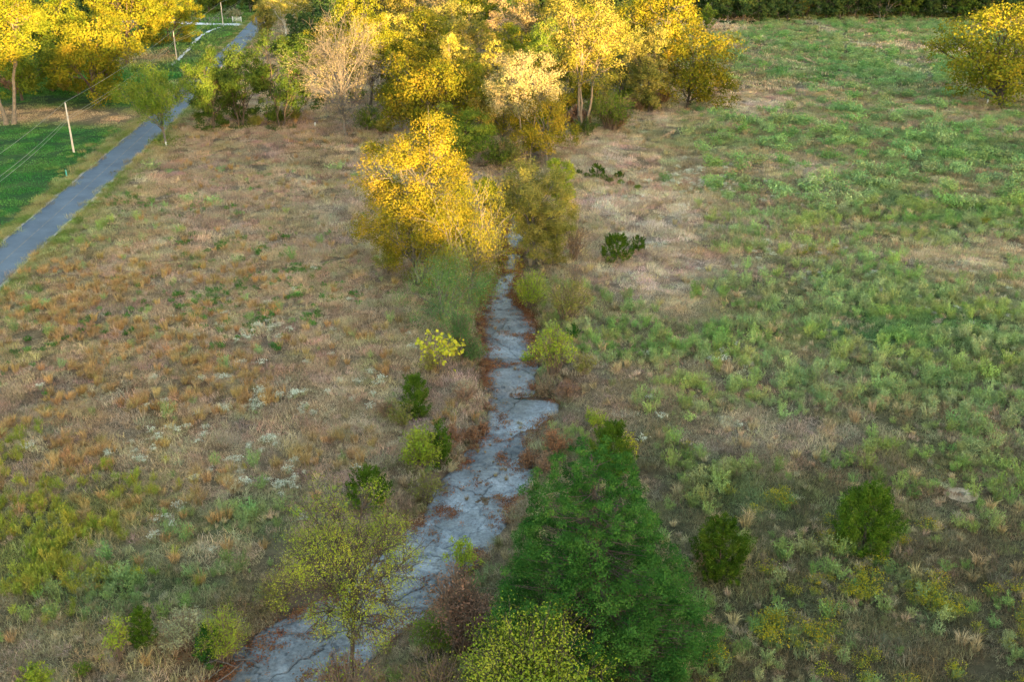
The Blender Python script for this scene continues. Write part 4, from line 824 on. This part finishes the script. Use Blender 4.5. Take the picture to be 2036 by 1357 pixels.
rxs = uu * cos(SUN_AZ) - vv * sin(SUN_AZ); rys = uu * sin(SUN_AZ) + vv * cos(SUN_AZ)
want = np.interp(uu, LANE_U, LANE_H) - vv * tan(SUN_EL); zz = gz(rxs, rys)
scl = np.clip((want - zz + rng.uniform(-.9, .6, len(uu))) / 14.0, .3, 3.0)
gn_scatter('shade_ridge_woods', np.stack([rxs, rys, zz], 1), np.tile([[.05, .1, .03]], (len(uu), 1)), np.stack([uu * 0, uu * 0, rng.uniform(0, 6.28, len(uu))], 1), np.repeat(scl[:, None], 3, 1), rng.integers(0, 3, len(uu)), crown_vars, 'dense dark woods added unseen behind the viewpoint to shade the fields')

# ------------------------------------------------------------------ grass and weed shapes
def blades_mesh(n, rad, hmin, hmax, w, lean, seed, mat, curl=.4, centre=.0):
    r = np.random.default_rng(seed); a = r.uniform(0, 2 * math.pi, n); q = np.sqrt(r.random(n)) * rad
    b = np.stack([np.cos(a) * q, np.sin(a) * q, np.full(n, -.04)], 1); h = r.uniform(hmin, hmax, n)
    da = np.where(r.random(n) < centre, a, r.uniform(0, 2 * math.pi, n)); ln = lean * r.uniform(.4, 1.3, n); D = np.stack([np.cos(da), np.sin(da), np.zeros(n)], 1)
    m_ = b + D * (ln * h * .4)[:, None] + np.array([0, 0, 1.0]) * (h * .62)[:, None]; t = b + D * (ln * h * (1 + curl))[:, None] + np.array([0, 0, 1.0]) * (h * np.clip(1 - ln * .45, .25, 1))[:, None]
    fa = r.uniform(0, math.pi, n); S = np.stack([np.cos(fa), np.sin(fa), np.zeros(n)], 1) * (w * r.uniform(.6, 1.4, n))[:, None]
    V = np.stack([b - S * .6, b + S * .6, m_ + S * .5, m_ - S * .5, t], 1).reshape(-1, 3); k = np.arange(n)[:, None] * 5
    return mesh_np('blades', V, np.concatenate([k, k + 1, k + 2, k + 3], 1), np.concatenate([k + 3, k + 2, k + 4], 1), mat)
def weed_mesh(H, rx, nstem, nleaf, ll, lw, seed, mat, topbias=.2, flower=None, fn=0, fs=.06, up=.6):
    """leafy herb: stems with leaves; FLOWER material adds a second surface of small florets at the top"""
    r = np.random.default_rng(seed); B = MB(); C, N_, A_ = [], [], []; F = []
    for i in range(nstem):
        a = r.uniform(0, 6.28); q = math.sqrt(r.random()); e = np.array([cos(a) * rx * q, sin(a) * rx * q, H * r.uniform(.7, 1.0) * (1 - .3 * q)]); b = np.array([e[0] * .25, e[1] * .25, -.05])
        P = bez(b, np.array([e[0] * .4, e[1] * .4, e[2] * .6]), e, 4); B.tube(P, [.012, .011, .009, .005], 3, cap=False)
        k = max(1, nleaf // nstem); t = topbias + (1 - topbias) * r.random(k); p = (1 - t[:, None]) * b + t[:, None] * e; p[:, :2] += (r.normal(0, 1, (k, 2)) * rx * .16); p[:, 2] += r.normal(0, .04 * H, k)
        C.append(p); A_.append(np.array([0, 0, up]) + r.normal(0, .6, (k, 3))); N_.append(unit(r.normal(0, .7, (k, 3)) + [0, 0, .5]))
        if fn: F.append(e + r.normal(0, 1, (max(1, fn // nstem), 3)) * np.array([rx * .28, rx * .28, H * .045]))
    C = np.concatenate(C); C[:, 2] = np.maximum(C[:, 2], .03); n = len(C); L_ = ll * r.uniform(.6, 1.4, n); B.leaves(C, L_, lw * r.uniform(.7, 1.3, n), np.concatenate(N_), np.concatenate(A_))
    me_leaf = B.mesh('leaves', mat)
    if not fn: return me_leaf, None
    D = MB(); F = np.concatenate(F); n = len(F); D.leaves(F, fs * r.uniform(.7, 1.4, n), fs * r.uniform(.7, 1.2, n), unit(r.normal(0, .5, (n, 3)) + [0, 0, .9]), r.normal(0, 1, (n, 3)))
    return me_leaf, D.mesh('flowers', flower)
def join2(a, b, name):
    import bmesh
    bm = bmesh.new(); bm.from_mesh(a); n0 = len(bm.faces); bm.from_mesh(b); bm.faces.ensure_lookup_table()
    for f in bm.faces[n0:]: f.material_index = 1
    me = bpy.data.meshes.new(name); bm.to_mesh(me); bm.free(); me.materials.append(a.materials[0]); me.materials.append(b.materials[0]); return me
M['flower_gold'] = leaf_mat('goldenrod_flower', [(.22, .24, .02), (.34, .31, .02), (.46, .40, .03)], trans=.2)
M['flower_pale'] = leaf_mat('pale_bract', [(.45, .48, .35), (.58, .60, .47), (.70, .70, .58)], trans=.2)
P_mat = [blades_mesh(270, 1.25, .10, .40, .017, 1.0, 400 + k, M['blade']) for k in range(6)]
P_rough = [blades_mesh(210, 1.2, .28, .72, .015, .75, 410 + k, M['blade'], curl=.35) for k in range(4)]
P_long = [blades_mesh(100, .55, .25, .65, .015, .8, 420 + k, M['blade'], curl=.45) for k in range(4)]
P_tuss = [blades_mesh(80, .17, .45, .85, .016, .42, 440 + k, M['blade'], centre=.85) for k in range(4)]
P_lawn = [blades_mesh(300, 1.8, .06, .15, .05, .7, 460 + k, M['blade']) for k in range(3)]
P_far = [blades_mesh(170, 2.6, .2, .6, .08, .8, 470 + k, M['blade']) for k in range(4)]
P_weed = [weed_mesh(.95, .42, 13, 230, .12, .028, 480 + k, M['weed'])[0] for k in range(4)]
P_weedfar = [weed_mesh(1.05, .95, 18, 240, .24, .075, 490 + k, M['weed'])[0] for k in range(4)]
P_dark = [weed_mesh(.55, .45, 9, 90, .15, .08, 500 + k, M['weed'])[0] for k in range(3)]
P_spike = [weed_mesh(1.15, .38, 12, 210, .13, .03, 510 + k, M['weed'], up=1.2)[0] for k in range(3)]
GOLDS = [weed_mesh(.8, .5, 12, 130, .13, .03, 520 + k, M['weed'], flower=M['flower_gold'], fn=110, fs=.06) for k in range(4)]
PALES = [weed_mesh(.75, .5, 10, 60, .12, .03, 530 + k, M['weed'], flower=M['flower_pale'], fn=80, fs=.085) for k in range(4)]
P_goldf = [join2(a, b, 'goldenrod') for a, b in GOLDS]; P_palef = [join2(a, b, 'pale') for a, b in PALES]

HX = (PW / 2) / FPX
def sample(n, y0, y1, margin=1.18, density=None):
    """points over the ground in view, evenly per square metre between distances y0 and y1"""
    ys = np.linspace(y0, y1, 200); w = (ys * CP + CAMH * SP) * HX * margin + 3; cdf = np.cumsum(w); cdf /= cdf[-1]
    y = np.interp(rng.random(n), cdf, ys); x = rng.uniform(-1, 1, n) * ((y * CP + CAMH * SP) * HX * margin + 3)
    return x, y
def keep_field(x, y, out_creek=.15, road=ROADW + .35):
    e, cs, rd, lor = zones(x, y); sd, _, _ = poly_dist(x, y, SIDE); pd, _, _ = poly_dist(x, y, PATH)
    k = (e > out_creek) | (y > 215); k &= rd > road; k &= sd > 2.5; k &= pd > .35; k &= np.hypot((x - ANT[0]) / 1.25, y - ANT[1]) > .62
    return k
def scatter(name, label, x, y, col, protos, smin, smax, tilt=.15, szx=1.0, pw=1.0):
    n = len(x); s = (smin + (smax - smin) * rng.random(n) ** pw) * szx; z = gz(x, y)
    rot = np.stack([rng.normal(0, tilt, n), rng.normal(0, tilt, n), rng.uniform(0, 6.28, n)], 1); S = np.stack([s, s, s * rng.uniform(.75, 1.25, n)], 1)
    coll = proto_coll(name, protos)
    return gn_scatter(name, np.stack([x, y, z], 1), np.clip(col, .005, .85), rot, S, rng.integers(0, len(protos), n), coll, label)
def jit(c, a=.12): return c * (1 + rng.normal(0, a, (len(c), 1))) * (1 + rng.normal(0, a * .35, c.shape))

# short thatch grass: near, middle, far
lor_of = lambda x, y: zones(x, y)[3]
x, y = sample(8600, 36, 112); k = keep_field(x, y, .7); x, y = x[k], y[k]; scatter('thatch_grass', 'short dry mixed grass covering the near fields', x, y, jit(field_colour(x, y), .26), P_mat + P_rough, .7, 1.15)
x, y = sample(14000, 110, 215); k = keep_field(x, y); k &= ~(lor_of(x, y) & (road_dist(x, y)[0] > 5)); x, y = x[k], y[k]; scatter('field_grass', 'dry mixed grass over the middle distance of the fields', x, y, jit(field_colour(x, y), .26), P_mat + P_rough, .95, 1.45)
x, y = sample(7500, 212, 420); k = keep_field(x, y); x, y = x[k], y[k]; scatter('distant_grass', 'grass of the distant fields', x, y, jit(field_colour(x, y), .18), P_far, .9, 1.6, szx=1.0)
x, y = sample(6500, 105, 240); k = keep_field(x, y) & lor_of(x, y) & (road_dist(x, y)[0] > 4.5); x, y = x[k], y[k]; scatter('lawn_grass', 'mown lush green lawn beyond the asphalt road', x, y, jit(field_colour(x, y), .15), P_lawn, .9, 1.5, tilt=.03)
# tall grass on the road verge
d = np.concatenate([[0], np.cumsum(np.linalg.norm(np.diff(ROADC, axis=0), axis=1))]); s = rng.uniform(0, d[-1], 5200); cx, cy = np.interp(s, d, ROADC[:, 0]), np.interp(s, d, ROADC[:, 1]); off = (ROADW + .45 + rng.exponential(.8, len(s))) * rng.choice([-1, 1], len(s))
x, y = cx + off * .99, cy + off * .1; k = (road_dist(x, y)[0] > ROADW + .4) & (x > -((y * CP + 16) * HX * 1.2)) ; x, y = x[k], y[k]
vc = mixc(np.broadcast_to(C_(.17, .24, .06), (len(x), 3)), C_(.34, .31, .12), smooth(.45, .6, fbm(x / 3, y / 3, 61, 2))); scatter('verge_grass', 'tall green and yellow grass along both road verges', x, y, jit(vc), P_long, .7, 1.25)
# orange-brown bunch grass
x, y = sample(34000, 36, 190); e, cs, rd, lor = zones(x, y); pr = np.clip(B_orange(x, y) + .07, 0, 1) * smooth(.35, .62, fbm(x / 4, y / 4, 62, 3)); k = keep_field(x, y, .5) & ~lor & (rng.random(len(x)) < pr); ox, oy = x[k], y[k]
oc = mixc(np.broadcast_to(ORANGE, (len(ox), 3)), C_(.42, .30, .13), rng.random(len(ox)) * .9); oc = mixc(oc, C_(.44, .36, .20), (creek_edge(ox, oy)[1] < 0) * .85); ocj = jit(oc, .15)
near = np.argsort(oy)[:180]; rest = np.setdiff1d(np.arange(len(ox)), near); ONEAR = (ox[near], oy[near], ocj[near])
scatter('bunch_grass', 'rust and tan bunch grass tussocks across the open field', ox[rest], oy[rest], ocj[rest], P_tuss, .95, 1.5)
# straw tufts anywhere, for texture
x, y = sample(15000, 36, 150); k = keep_field(x, y, .2) & ~lor_of(x, y) & (rng.random(len(x)) < smooth(.40, .65, fbm(x / 5, y / 5, 63, 3))); x, y = x[k], y[k]
sc_ = mixc(mixc(np.broadcast_to(STRAW, (len(x), 3)), MAUVE, rng.random(len(x)) * .8), OLIVE, rng.random(len(x)) ** 2 * .8); scatter('straw_tufts', 'pale straw tufts through the meadow', x, y, jit(sc_ * .95, .2), P_tuss[:2] + P_long[2:], .45, .9, tilt=.3)
# green weeds: streaky growth over the field beyond the creek
def green_p(x, y):
    e, cs, rd, lor = zones(x, y); n = fbm(x / 9, y / 3.2, 64, 4) * .65 + fbm(x / 2.4, y / 1.6, 65, 2) * .35
    base = np.where((cs < 0) & ~lor, .20, .02) + np.where((cs < 0) & ~lor, B_green_r(x, y), 0) * .95 - np.where((cs < 0), B_dry_r(x, y), 0) * .9 + np.where(cs >= 0, B_greenL(x, y) * .35, 0)
    return np.clip(base * (smooth(.43, .58, n) * 1.5 + .07), 0, 1)
WG = [C_(.20, .33, .09), C_(.28, .38, .15), C_(.13, .29, .10), C_(.35, .42, .11), C_(.22, .28, .18)]
def weed_col(x, y):
    n = fbm(x / 12, y / 6, 66, 3); c = mixc(np.broadcast_to(WG[0], np.shape(x) + (3,)), WG[1], smooth(.35, .55, n)); c = mixc(c, WG[3], smooth(.5, .68, fbm(x / 6, y / 6, 67, 3)) * .8); c = mixc(c, WG[2], smooth(105, 170, y) * .55)
    c = mixc(c, C_(.15, .23, .07), smooth(88, 50, y) * .7)  # near weeds darker and greener, vignette falloff painted into their colour
    return mixc(c, C_(.40, .36, .20), smooth(.5, .75, fbm(x / 1.7, y / 1.7, 68, 2)) * .4)
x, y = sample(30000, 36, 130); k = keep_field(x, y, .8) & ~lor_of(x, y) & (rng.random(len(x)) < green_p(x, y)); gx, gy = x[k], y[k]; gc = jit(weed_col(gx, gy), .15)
near = np.argsort(gy)[:200]; rest = np.setdiff1d(np.arange(len(gx)), near); GNEAR = (gx[near], gy[near], gc[near])
scatter('green_weeds', 'grey-green leafy weeds spread over the field beyond the creek', gx[rest], gy[rest], gc[rest], P_weed, .35, 1.9, pw=1.8)
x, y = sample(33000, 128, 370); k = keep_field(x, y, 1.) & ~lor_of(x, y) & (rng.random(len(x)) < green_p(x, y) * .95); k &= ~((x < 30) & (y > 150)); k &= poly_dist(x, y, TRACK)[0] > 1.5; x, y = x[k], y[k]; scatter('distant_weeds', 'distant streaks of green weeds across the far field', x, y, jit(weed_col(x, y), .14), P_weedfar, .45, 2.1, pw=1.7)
# remaining herbs
def herb(blob, n, y0, y1, mask=None, seed=70, thr=(.38, .6)):
    x, y = sample(n, y0, y1); k = keep_field(x, y, .6) & ~lor_of(x, y) & (rng.random(len(x)) < np.clip(blob(x, y), 0, 1) * smooth(*thr, fbm(x / 2.5, y / 2.5, seed, 3))); return x[k], y[k]
sx_, sy_ = herb(B_spike, 26000, 36, 75); scatter('spiky_weeds', 'dense stand of upright yellow-green spiky weeds at the field corner', sx_, sy_, jit(mixc(np.broadcast_to(C_(.20, .27, .04), (len(sx_), 3)), C_(.36, .33, .05), rng.random(len(sx_))), .15), P_spike, .7, 1.15)
gx_, gy_ = herb(B_gold, 15000, 36, 125, seed=71, thr=(.46, .64)); goc = jit(np.broadcast_to(C_(.16, .21, .05), (len(gx_), 3)).copy(), .15); px_, py_ = herb(B_pale, 21000, 36, 160, seed=72, thr=(.40, .75)); pac = jit(np.broadcast_to(C_(.30, .34, .20), (len(px_), 3)).copy(), .15)
dx_, dy_ = herb(B_darkweed, 22000, 50, 150, seed=73); dac = jit(mixc(np.broadcast_to(C_(.06, .16, .03), (len(dx_), 3)), C_(.11, .22, .05), rng.random(len(dx_))), .15)
def split(xx, yy, cc, n):
    i = np.argsort(yy); return (xx[i[:n]], yy[i[:n]], cc[i[:n]]), (xx[i[n:]], yy[i[n:]], cc[i[n:]])
GO1, GO2 = split(gx_, gy_, goc, 230); PA1, PA2 = split(px_, py_, pac, 230); DA1, DA2 = split(dx_, dy_, dac, 150)
if len(GO2[0]): scatter('goldenrod_weeds', 'yellow-flowered goldenrod spread farther off', *GO2, P_goldf, .7, 1.2)
if len(PA2[0]): scatter('pale_weeds', 'whitish flowering weeds spread farther off', *PA2, P_palef, .6, 1.2)
if len(DA2[0]): scatter('leafy_weeds', 'dark leafy weeds spread farther off', *DA2, P_dark, .7, 1.3)
# bank brush beside the creek
x, y = sample(30000, 36, 190); e, cs, rd, lor = zones(x, y); k = (e > -.25) & (e < 5) & (rng.random(len(x)) < .8 * np.exp(-np.clip(e, 0, 9) / 2.2)); x, y = x[k], y[k]
bc = mixc(mixc(np.broadcast_to(C_(.30, .21, .13), (len(x), 3)), C_(.42, .34, .20), rng.random(len(x))), OLIVE, (rng.random(len(x)) < .3) * .8); scatter('bank_grass', 'brown dry grass hanging over the creek banks', x, y, jit(bc, .2), P_long + P_tuss[:2], .7, 1.3, tilt=.25)

# single plants that can be picked out
def singles(name, pts, shapes, label, cat, group, smin, smax, dead=False):
    x, y, c = pts; z = gz(x, y); parts = shapes
    for i in range(len(x)):
        k = rng.integers(0, len(shapes)); s = rng.uniform(smin, smax); sh = shapes[k]
        if isinstance(sh, tuple):
            o = empty(name, (x[i], y[i], z[i]), rng.uniform(0, 6.28), s)
            for nm, me in zip(('leaves', 'flowers'), sh):
                ch = link(bpy.data.objects.new(nm, me), o); ch['kind'] = 'stuff'; ch['gcol'] = [float(v) for v in c[i]]
        else:
            o = bpy.data.objects.new(name, sh); o.location = (x[i], y[i], z[i]); o.rotation_euler = (0, 0, rng.uniform(0, 6.28)); o.scale = (s,) * 3; link(o); o['gcol'] = [float(v) for v in c[i]]
        tag(o, label, cat, group)
singles('grass_tussock', ONEAR, P_tuss, 'rust-brown bunch grass tussock in the field between road and creek', 'grass tussock', 'rust-brown tussocks', .95, 1.5)
singles('leafy_weed', GNEAR, P_weed, 'grey-green leafy weed clump among dry grass near the young cedars', 'weed', 'grey-green weed clumps', .65, 1.35)
singles('goldenrod_plant', GO1, GOLDS, 'yellow-flowered goldenrod plant in the field beyond the great cedar', 'goldenrod', 'goldenrod plants', .8, 1.4)
singles('pale_weed', PA1, PALES, 'whitish flowering weed standing among the rust-brown grass', 'weed', 'whitish weeds', .55, 1.0)
singles('broadleaf_weed', DA1, P_dark, 'dark green leafy weed in the dry field between road and creek', 'weed', 'dark green weeds', .7, 1.3)

# fallen rust leaves along the creek edges
def litter():
    leaf = []
    for k in range(3):
        r = np.random.default_rng(600 + k); B = MB(); n = 26; C = np.stack([r.normal(0, .22, n), r.normal(0, .22, n), r.uniform(.012, .05, n)], 1); B.leaves(C, r.uniform(.07, .14, n), r.uniform(.05, .09, n), unit(r.normal(0, .35, (n, 3)) + [0, 0, 1]), r.normal(0, 1, (n, 3))); leaf.append(B.mesh('litter', M['blade']))
    n = 26000; i = rng.integers(0, CXG.shape[0], n); j = rng.integers(0, CXG.shape[1], n); X, Y, Z, t, S = CXG[i, j], CYG[i, j], CZG[i, j], CTG[i, j], CSG[i, j]
    edge = np.minimum(t, 1 - t); p = np.exp(-edge / .09) * .8 * smooth(.35, .6, fbm(X / 2, Y / 2, 81, 3)) + smooth(.60, .72, fbm(X / 1.6, Y / 1.6, 82, 4)) * .35 + smooth(14, 6, S) * smooth(.45, .62, fbm(X / 1.5, Y / 2.2, 83, 3)) * .9
    k = rng.random(n) < p * .65; X, Y, Z = X[k], Y[k], Z[k]
    x, y = sample(16000, 36, 115); e, cs, rd, lor = zones(x, y); kk = (e > -.1) & (e < 2.5) & (rng.random(len(x)) < .5 * smooth(.48, .62, fbm(x / 3, y / 3, 84, 3)))
    X = np.concatenate([X, x[kk]]); Y = np.concatenate([Y, y[kk]]); Z = np.concatenate([Z + .01, gz(x[kk], y[kk]) + .04]); n = len(X)
    c = mixc(np.broadcast_to(C_(.17, .065, .03), (n, 3)), C_(.28, .14, .07), rng.random(n)); rot = np.stack([rng.normal(0, .1, n), rng.normal(0, .1, n), rng.uniform(0, 6.28, n)], 1)
    gn_scatter('fallen_leaves', np.stack([X, Y, Z], 1), jit(c, .2), rot, np.repeat(rng.uniform(.7, 1.3, n)[:, None], 3, 1), rng.integers(0, 3, n), proto_coll('fallen_leaves', leaf), 'rust-coloured fallen leaves along the rock creek bed')
    n = 240; i = rng.integers(0, CXG.shape[0], n); j = rng.integers(0, CXG.shape[1], n); k = fbm(CXG[i, j] / 1.2, CYG[i, j] / 1.2, 85, 3) > .56; k |= (abs(CSG[i, j] - S_GRASS) < .35)
    X, Y, Z = CXG[i, j][k], CYG[i, j][k], CZG[i, j][k]; n = len(X); rot = np.stack([rng.normal(0, .2, n), rng.normal(0, .2, n), rng.uniform(0, 6.28, n)], 1)
    gn_scatter('crack_grass', np.stack([X, Y, Z - .03], 1), jit(np.broadcast_to(C_(.33, .24, .12), (n, 3)).copy()), rot, np.repeat(rng.uniform(.3, .6, n)[:, None], 3, 1), rng.integers(0, 4, n), proto_coll('crack_grass', P_tuss), 'small brown grass growing in cracks of the rock bed')
litter()

# ------------------------------------------------------------------ poles, wires, fence, gate, markers, ant mound, dead brush
M['polewood'] = noisy_mat('pole_wood', [(.3, (.38, .33, .27)), (.7, (.62, .57, .50))], 3.0)
M['wire'] = noisy_mat('wire_metal', [(.3, (.30, .29, .27)), (.7, (.45, .43, .40))], 5.0)
M['ceramic'] = noisy_mat('insulator', [(.3, (.20, .19, .18)), (.7, (.32, .31, .30))], 5.0)
M['white'] = noisy_mat('white_paint', [(.3, (.62, .62, .60)), (.7, (.80, .80, .78))], 4.0)
M['teal'] = noisy_mat('teal_plastic', [(.3, (.05, .32, .28)), (.7, (.09, .42, .36))], 4.0)
M['greywood'] = noisy_mat('grey_wood', [(.3, (.14, .13, .12)), (.7, (.26, .24, .22))], 4.0)
POLES = []
def pole(bx, by, top, label, H=None, at=None, transformer=False):
    b = G(bx, by) if at is None else np.array([*at, float(gz(*at))]); H = H or height_for(b, top) - b[2]; o = empty('utility_pole', b.tolist()); t = MB(); z = np.linspace(-.5, H, 8); t.tube(np.stack([z * 0, z * 0, z], 1), np.linspace(.17, .11, 8), 9); t.obj('pole', M['polewood'], o, True)
    i = MB(); i.tube(np.array([[0, 0, H - .05], [0, 0, H + .08], [0, 0, H + .16], [0, 0, H + .25]]), [.05, .09, .05, .03], 8); i.obj('insulator', M['ceramic'], o)
    k = MB(); k.box((.16, 0, H - 2.2), (.12, .10, .35)); k.obj('bracket', M['ceramic'], o)
    if transformer: c = MB(); c.tube(np.array([[.42, 0, H - 2.1], [.42, 0, H - 2.0], [.42, 0, H - 1.2], [.42, 0, H - 1.1]]), [.12, .24, .24, .1], 12); c.obj('transformer', M['ceramic'], o)
    tag(o, label, 'utility pole'); POLES.append((b, H)); return b, H
p1 = pole(147, 303, 205, 'pale wooden utility pole on the green lawn beside the road')
p2 = pole(352, 121, 62, 'pale wooden utility pole at the end of the thin path by the garden plot')
p3 = pole(444, 52, 5, 'far wooden utility pole near the gravel road junction')
dirv = p1[0][:2] - p2[0][:2]; p0 = pole(0, 0, 0, 'wooden utility pole farther back along the road verge', H=p1[1], at=tuple(p1[0][:2] + dirv * .62))
dirv = p3[0][:2] - p2[0][:2]; p4 = pole(0, 0, 0, 'wooden utility pole beyond the gravel road', H=p3[1], at=tuple(p3[0][:2] + dirv * .8))
def wire(a, b, za, zb, ox, sag, label):
    A = np.array([a[0][0] + ox, a[0][1], a[0][2] + za]); B = np.array([b[0][0] + ox, b[0][1], b[0][2] + zb]); t = np.linspace(0, 1, 17)[:, None]; P = A * (1 - t) + B * t; P[:, 2] -= sag * 4 * (t * (1 - t))[:, 0]
    m_ = MB(); m_.tube(P, .019, 4, cap=False); tag(m_.obj('overhead_wire', M['wire']), label, 'wire', 'wires strung between the utility poles')
seq = [p0, p1, p2, p3, p4]; nm = ['from the lawn pole back along the road', 'between the lawn pole and the garden plot pole', 'between the garden plot pole and the junction pole', 'from the junction pole beyond the gravel road']
for i in range(4):
    a, b = seq[i], seq[i + 1]
    wire(a, b, a[1] + .2, b[1] + .2, 0, .7, 'top power wire ' + nm[i]); wire(a, b, a[1] - 2.05, b[1] - 2.05, .2, .9, 'middle power wire ' + nm[i]); wire(a, b, a[1] - 2.45, b[1] - 2.45, .18, 1.1, 'lowest wire ' + nm[i])
def fence(pts, n, label):
    P = np.array([ray_plane(x, y)[:2] for x, y in pts]); d = np.concatenate([[0], np.cumsum(np.linalg.norm(np.diff(P, axis=0), axis=1))]); s = np.linspace(0, d[-1], n); X, Y = np.interp(s, d, P[:, 0]), np.interp(s, d, P[:, 1]); Z = gz(X, Y); o = empty('wire_fence', (X[0], Y[0], Z[0]))
    for i in range(n): m_ = MB(); m_.tube(np.array([[X[i] - X[0], Y[i] - Y[0], Z[i] - Z[0] - .2], [X[i] - X[0], Y[i] - Y[0], Z[i] - Z[0] + 1.5]]), .09, 6); m_.obj('post', M['greywood'], o)
    for h in (.5, .95, 1.4): m_ = MB(); m_.tube(np.stack([X - X[0], Y - Y[0] - .05, Z - Z[0] + h], 1), .035, 4, cap=False); m_.obj('rail', M['greywood'], o)
    tag(o, label, 'fence')
fence([(345, 41), (462, 42)], 14, 'grey post and wire fence along the gravel road'); 
def gate():
    a = ray_plane(463, 43); b = ray_plane(480, 43); o = empty('field_gate', a.tolist()); w = np.linalg.norm(b - a)
    for x in (0, w): m_ = MB(); m_.tube(np.array([[x, 0, -.2], [x, 0, 1.7]]), .09, 6); m_.obj('post', M['white'], o)
    for h in (.35, .7, 1.05, 1.45): m_ = MB(); m_.tube(np.array([[0, 0, h], [w, 0, h]]), .06, 6); m_.obj('bar', M['white'], o)
    m_ = MB(); m_.tube(np.array([[0, .03, .35], [w, .03, 1.45]]), .04, 5); m_.obj('brace', M['white'], o); tag(o, 'white barred field gate at the end of the wire fence', 'gate')
gate()
def marker(px, py, h, mat, label, rad=.07):
    b = G(px, py); o = empty('marker_post', b.tolist()); m_ = MB(); m_.tube(np.array([[0, 0, -.2], [0, 0, h * .8], [0, 0, h * .97], [0, 0, h]]), [rad, rad, rad * .9, rad * .4], 8); m_.obj('shaft', M[mat], o); c = MB(); c.tube(np.array([[0, 0, h * .86], [0, 0, h * .92]]), rad * 1.15, 8); c.obj('band', M['ceramic'], o); tag(o, label, 'marker')
marker(331, 291, .8, 'white', 'short white marker post at the foot of the road-edge tree', .14)
marker(133, 352, 1.1, 'teal', 'short teal marker post in the lawn beside the road', .1)
marker(627, 252, .8, 'white', 'small white marker post near the bare grey-branched tree', .14); marker(1963, 206, .9, 'white', 'small white marker post under the lone olive oak', .16)
def ant_mound():
    n, m_ = 40, 14; a = np.linspace(0, 2 * math.pi, n, endpoint=False); V = []
    for i in range(m_):
        f = i / (m_ - 1); rr = f * 1.05
        for k, aa in enumerate(a):
            w = 1 + .14 * (vnoise(cos(aa) * 2 + 5, sin(aa) * 2 + 5, 91) - .5) * f + .2 * f * f * (vnoise(cos(aa) * 5 + 9, sin(aa) * 5 + 9, 92) - .5); x_, y_ = ANT[0] + cos(aa) * rr * 1.25 * w, ANT[1] + sin(aa) * rr * w
            V.append([x_, y_, float(gz(x_, y_)) + .035 + .07 * math.exp(-((f - .42) / .22) ** 2) - .05 * f * f])
    V = np.array(V); Q = [[i * n + k, i * n + (k + 1) % n, (i + 1) * n + (k + 1) % n, (i + 1) * n + k] for i in range(m_ - 1) for k in range(n)]
    cc = V[:n].mean(0); base = cc.copy(); o = empty('ant_mound', base.tolist())
    rimq = [q for q in Q if q[0] // n >= 3]; corq = [q for q in Q if q[0] // n < 3]
    sand = noisy_mat('pale_sand', [(.3, (.32, .235, .15)), (.7, (.60, .46, .31))], 4.0, bump=.4); dark = noisy_mat('dark_sand', [(.3, (.15, .13, .10)), (.7, (.28, .24, .18))], 5.0, bump=.4)
    for nm_, q, mt in (('rim', rimq, sand), ('crater', corq, dark)): link(bpy.data.objects.new(nm_, mesh_np(nm_, V - base, q, mat=mt, smooth_=True)), o)
    tag(o, 'pale sandy ant mound ring with dark centre in the weeds', 'mound')
ant_mound()
def brush_pile(px, py):
    b = G(px, py); b[2] += .05; r = np.random.default_rng(55); o = empty('brush_pile', b.tolist())
    for i in range(22):
        a = r.uniform(-.5, .9); c = np.array([r.normal(0, .7), r.normal(0, .5), r.uniform(.0, .35)]); L = r.uniform(.5, 1.3); d = np.array([cos(a), sin(a), r.uniform(-.12, .2)]); m_ = MB(); m_.tube(np.array([c - d * L, c + r.normal(0, .06, 3), c + d * L]), [.035, .03, .012], 5); m_.obj('branch', M['bark_grey'], o)
    tag(o, 'heap of bleached dead branches by the lower creek bed', 'brush pile')
brush_pile(432, 1312)
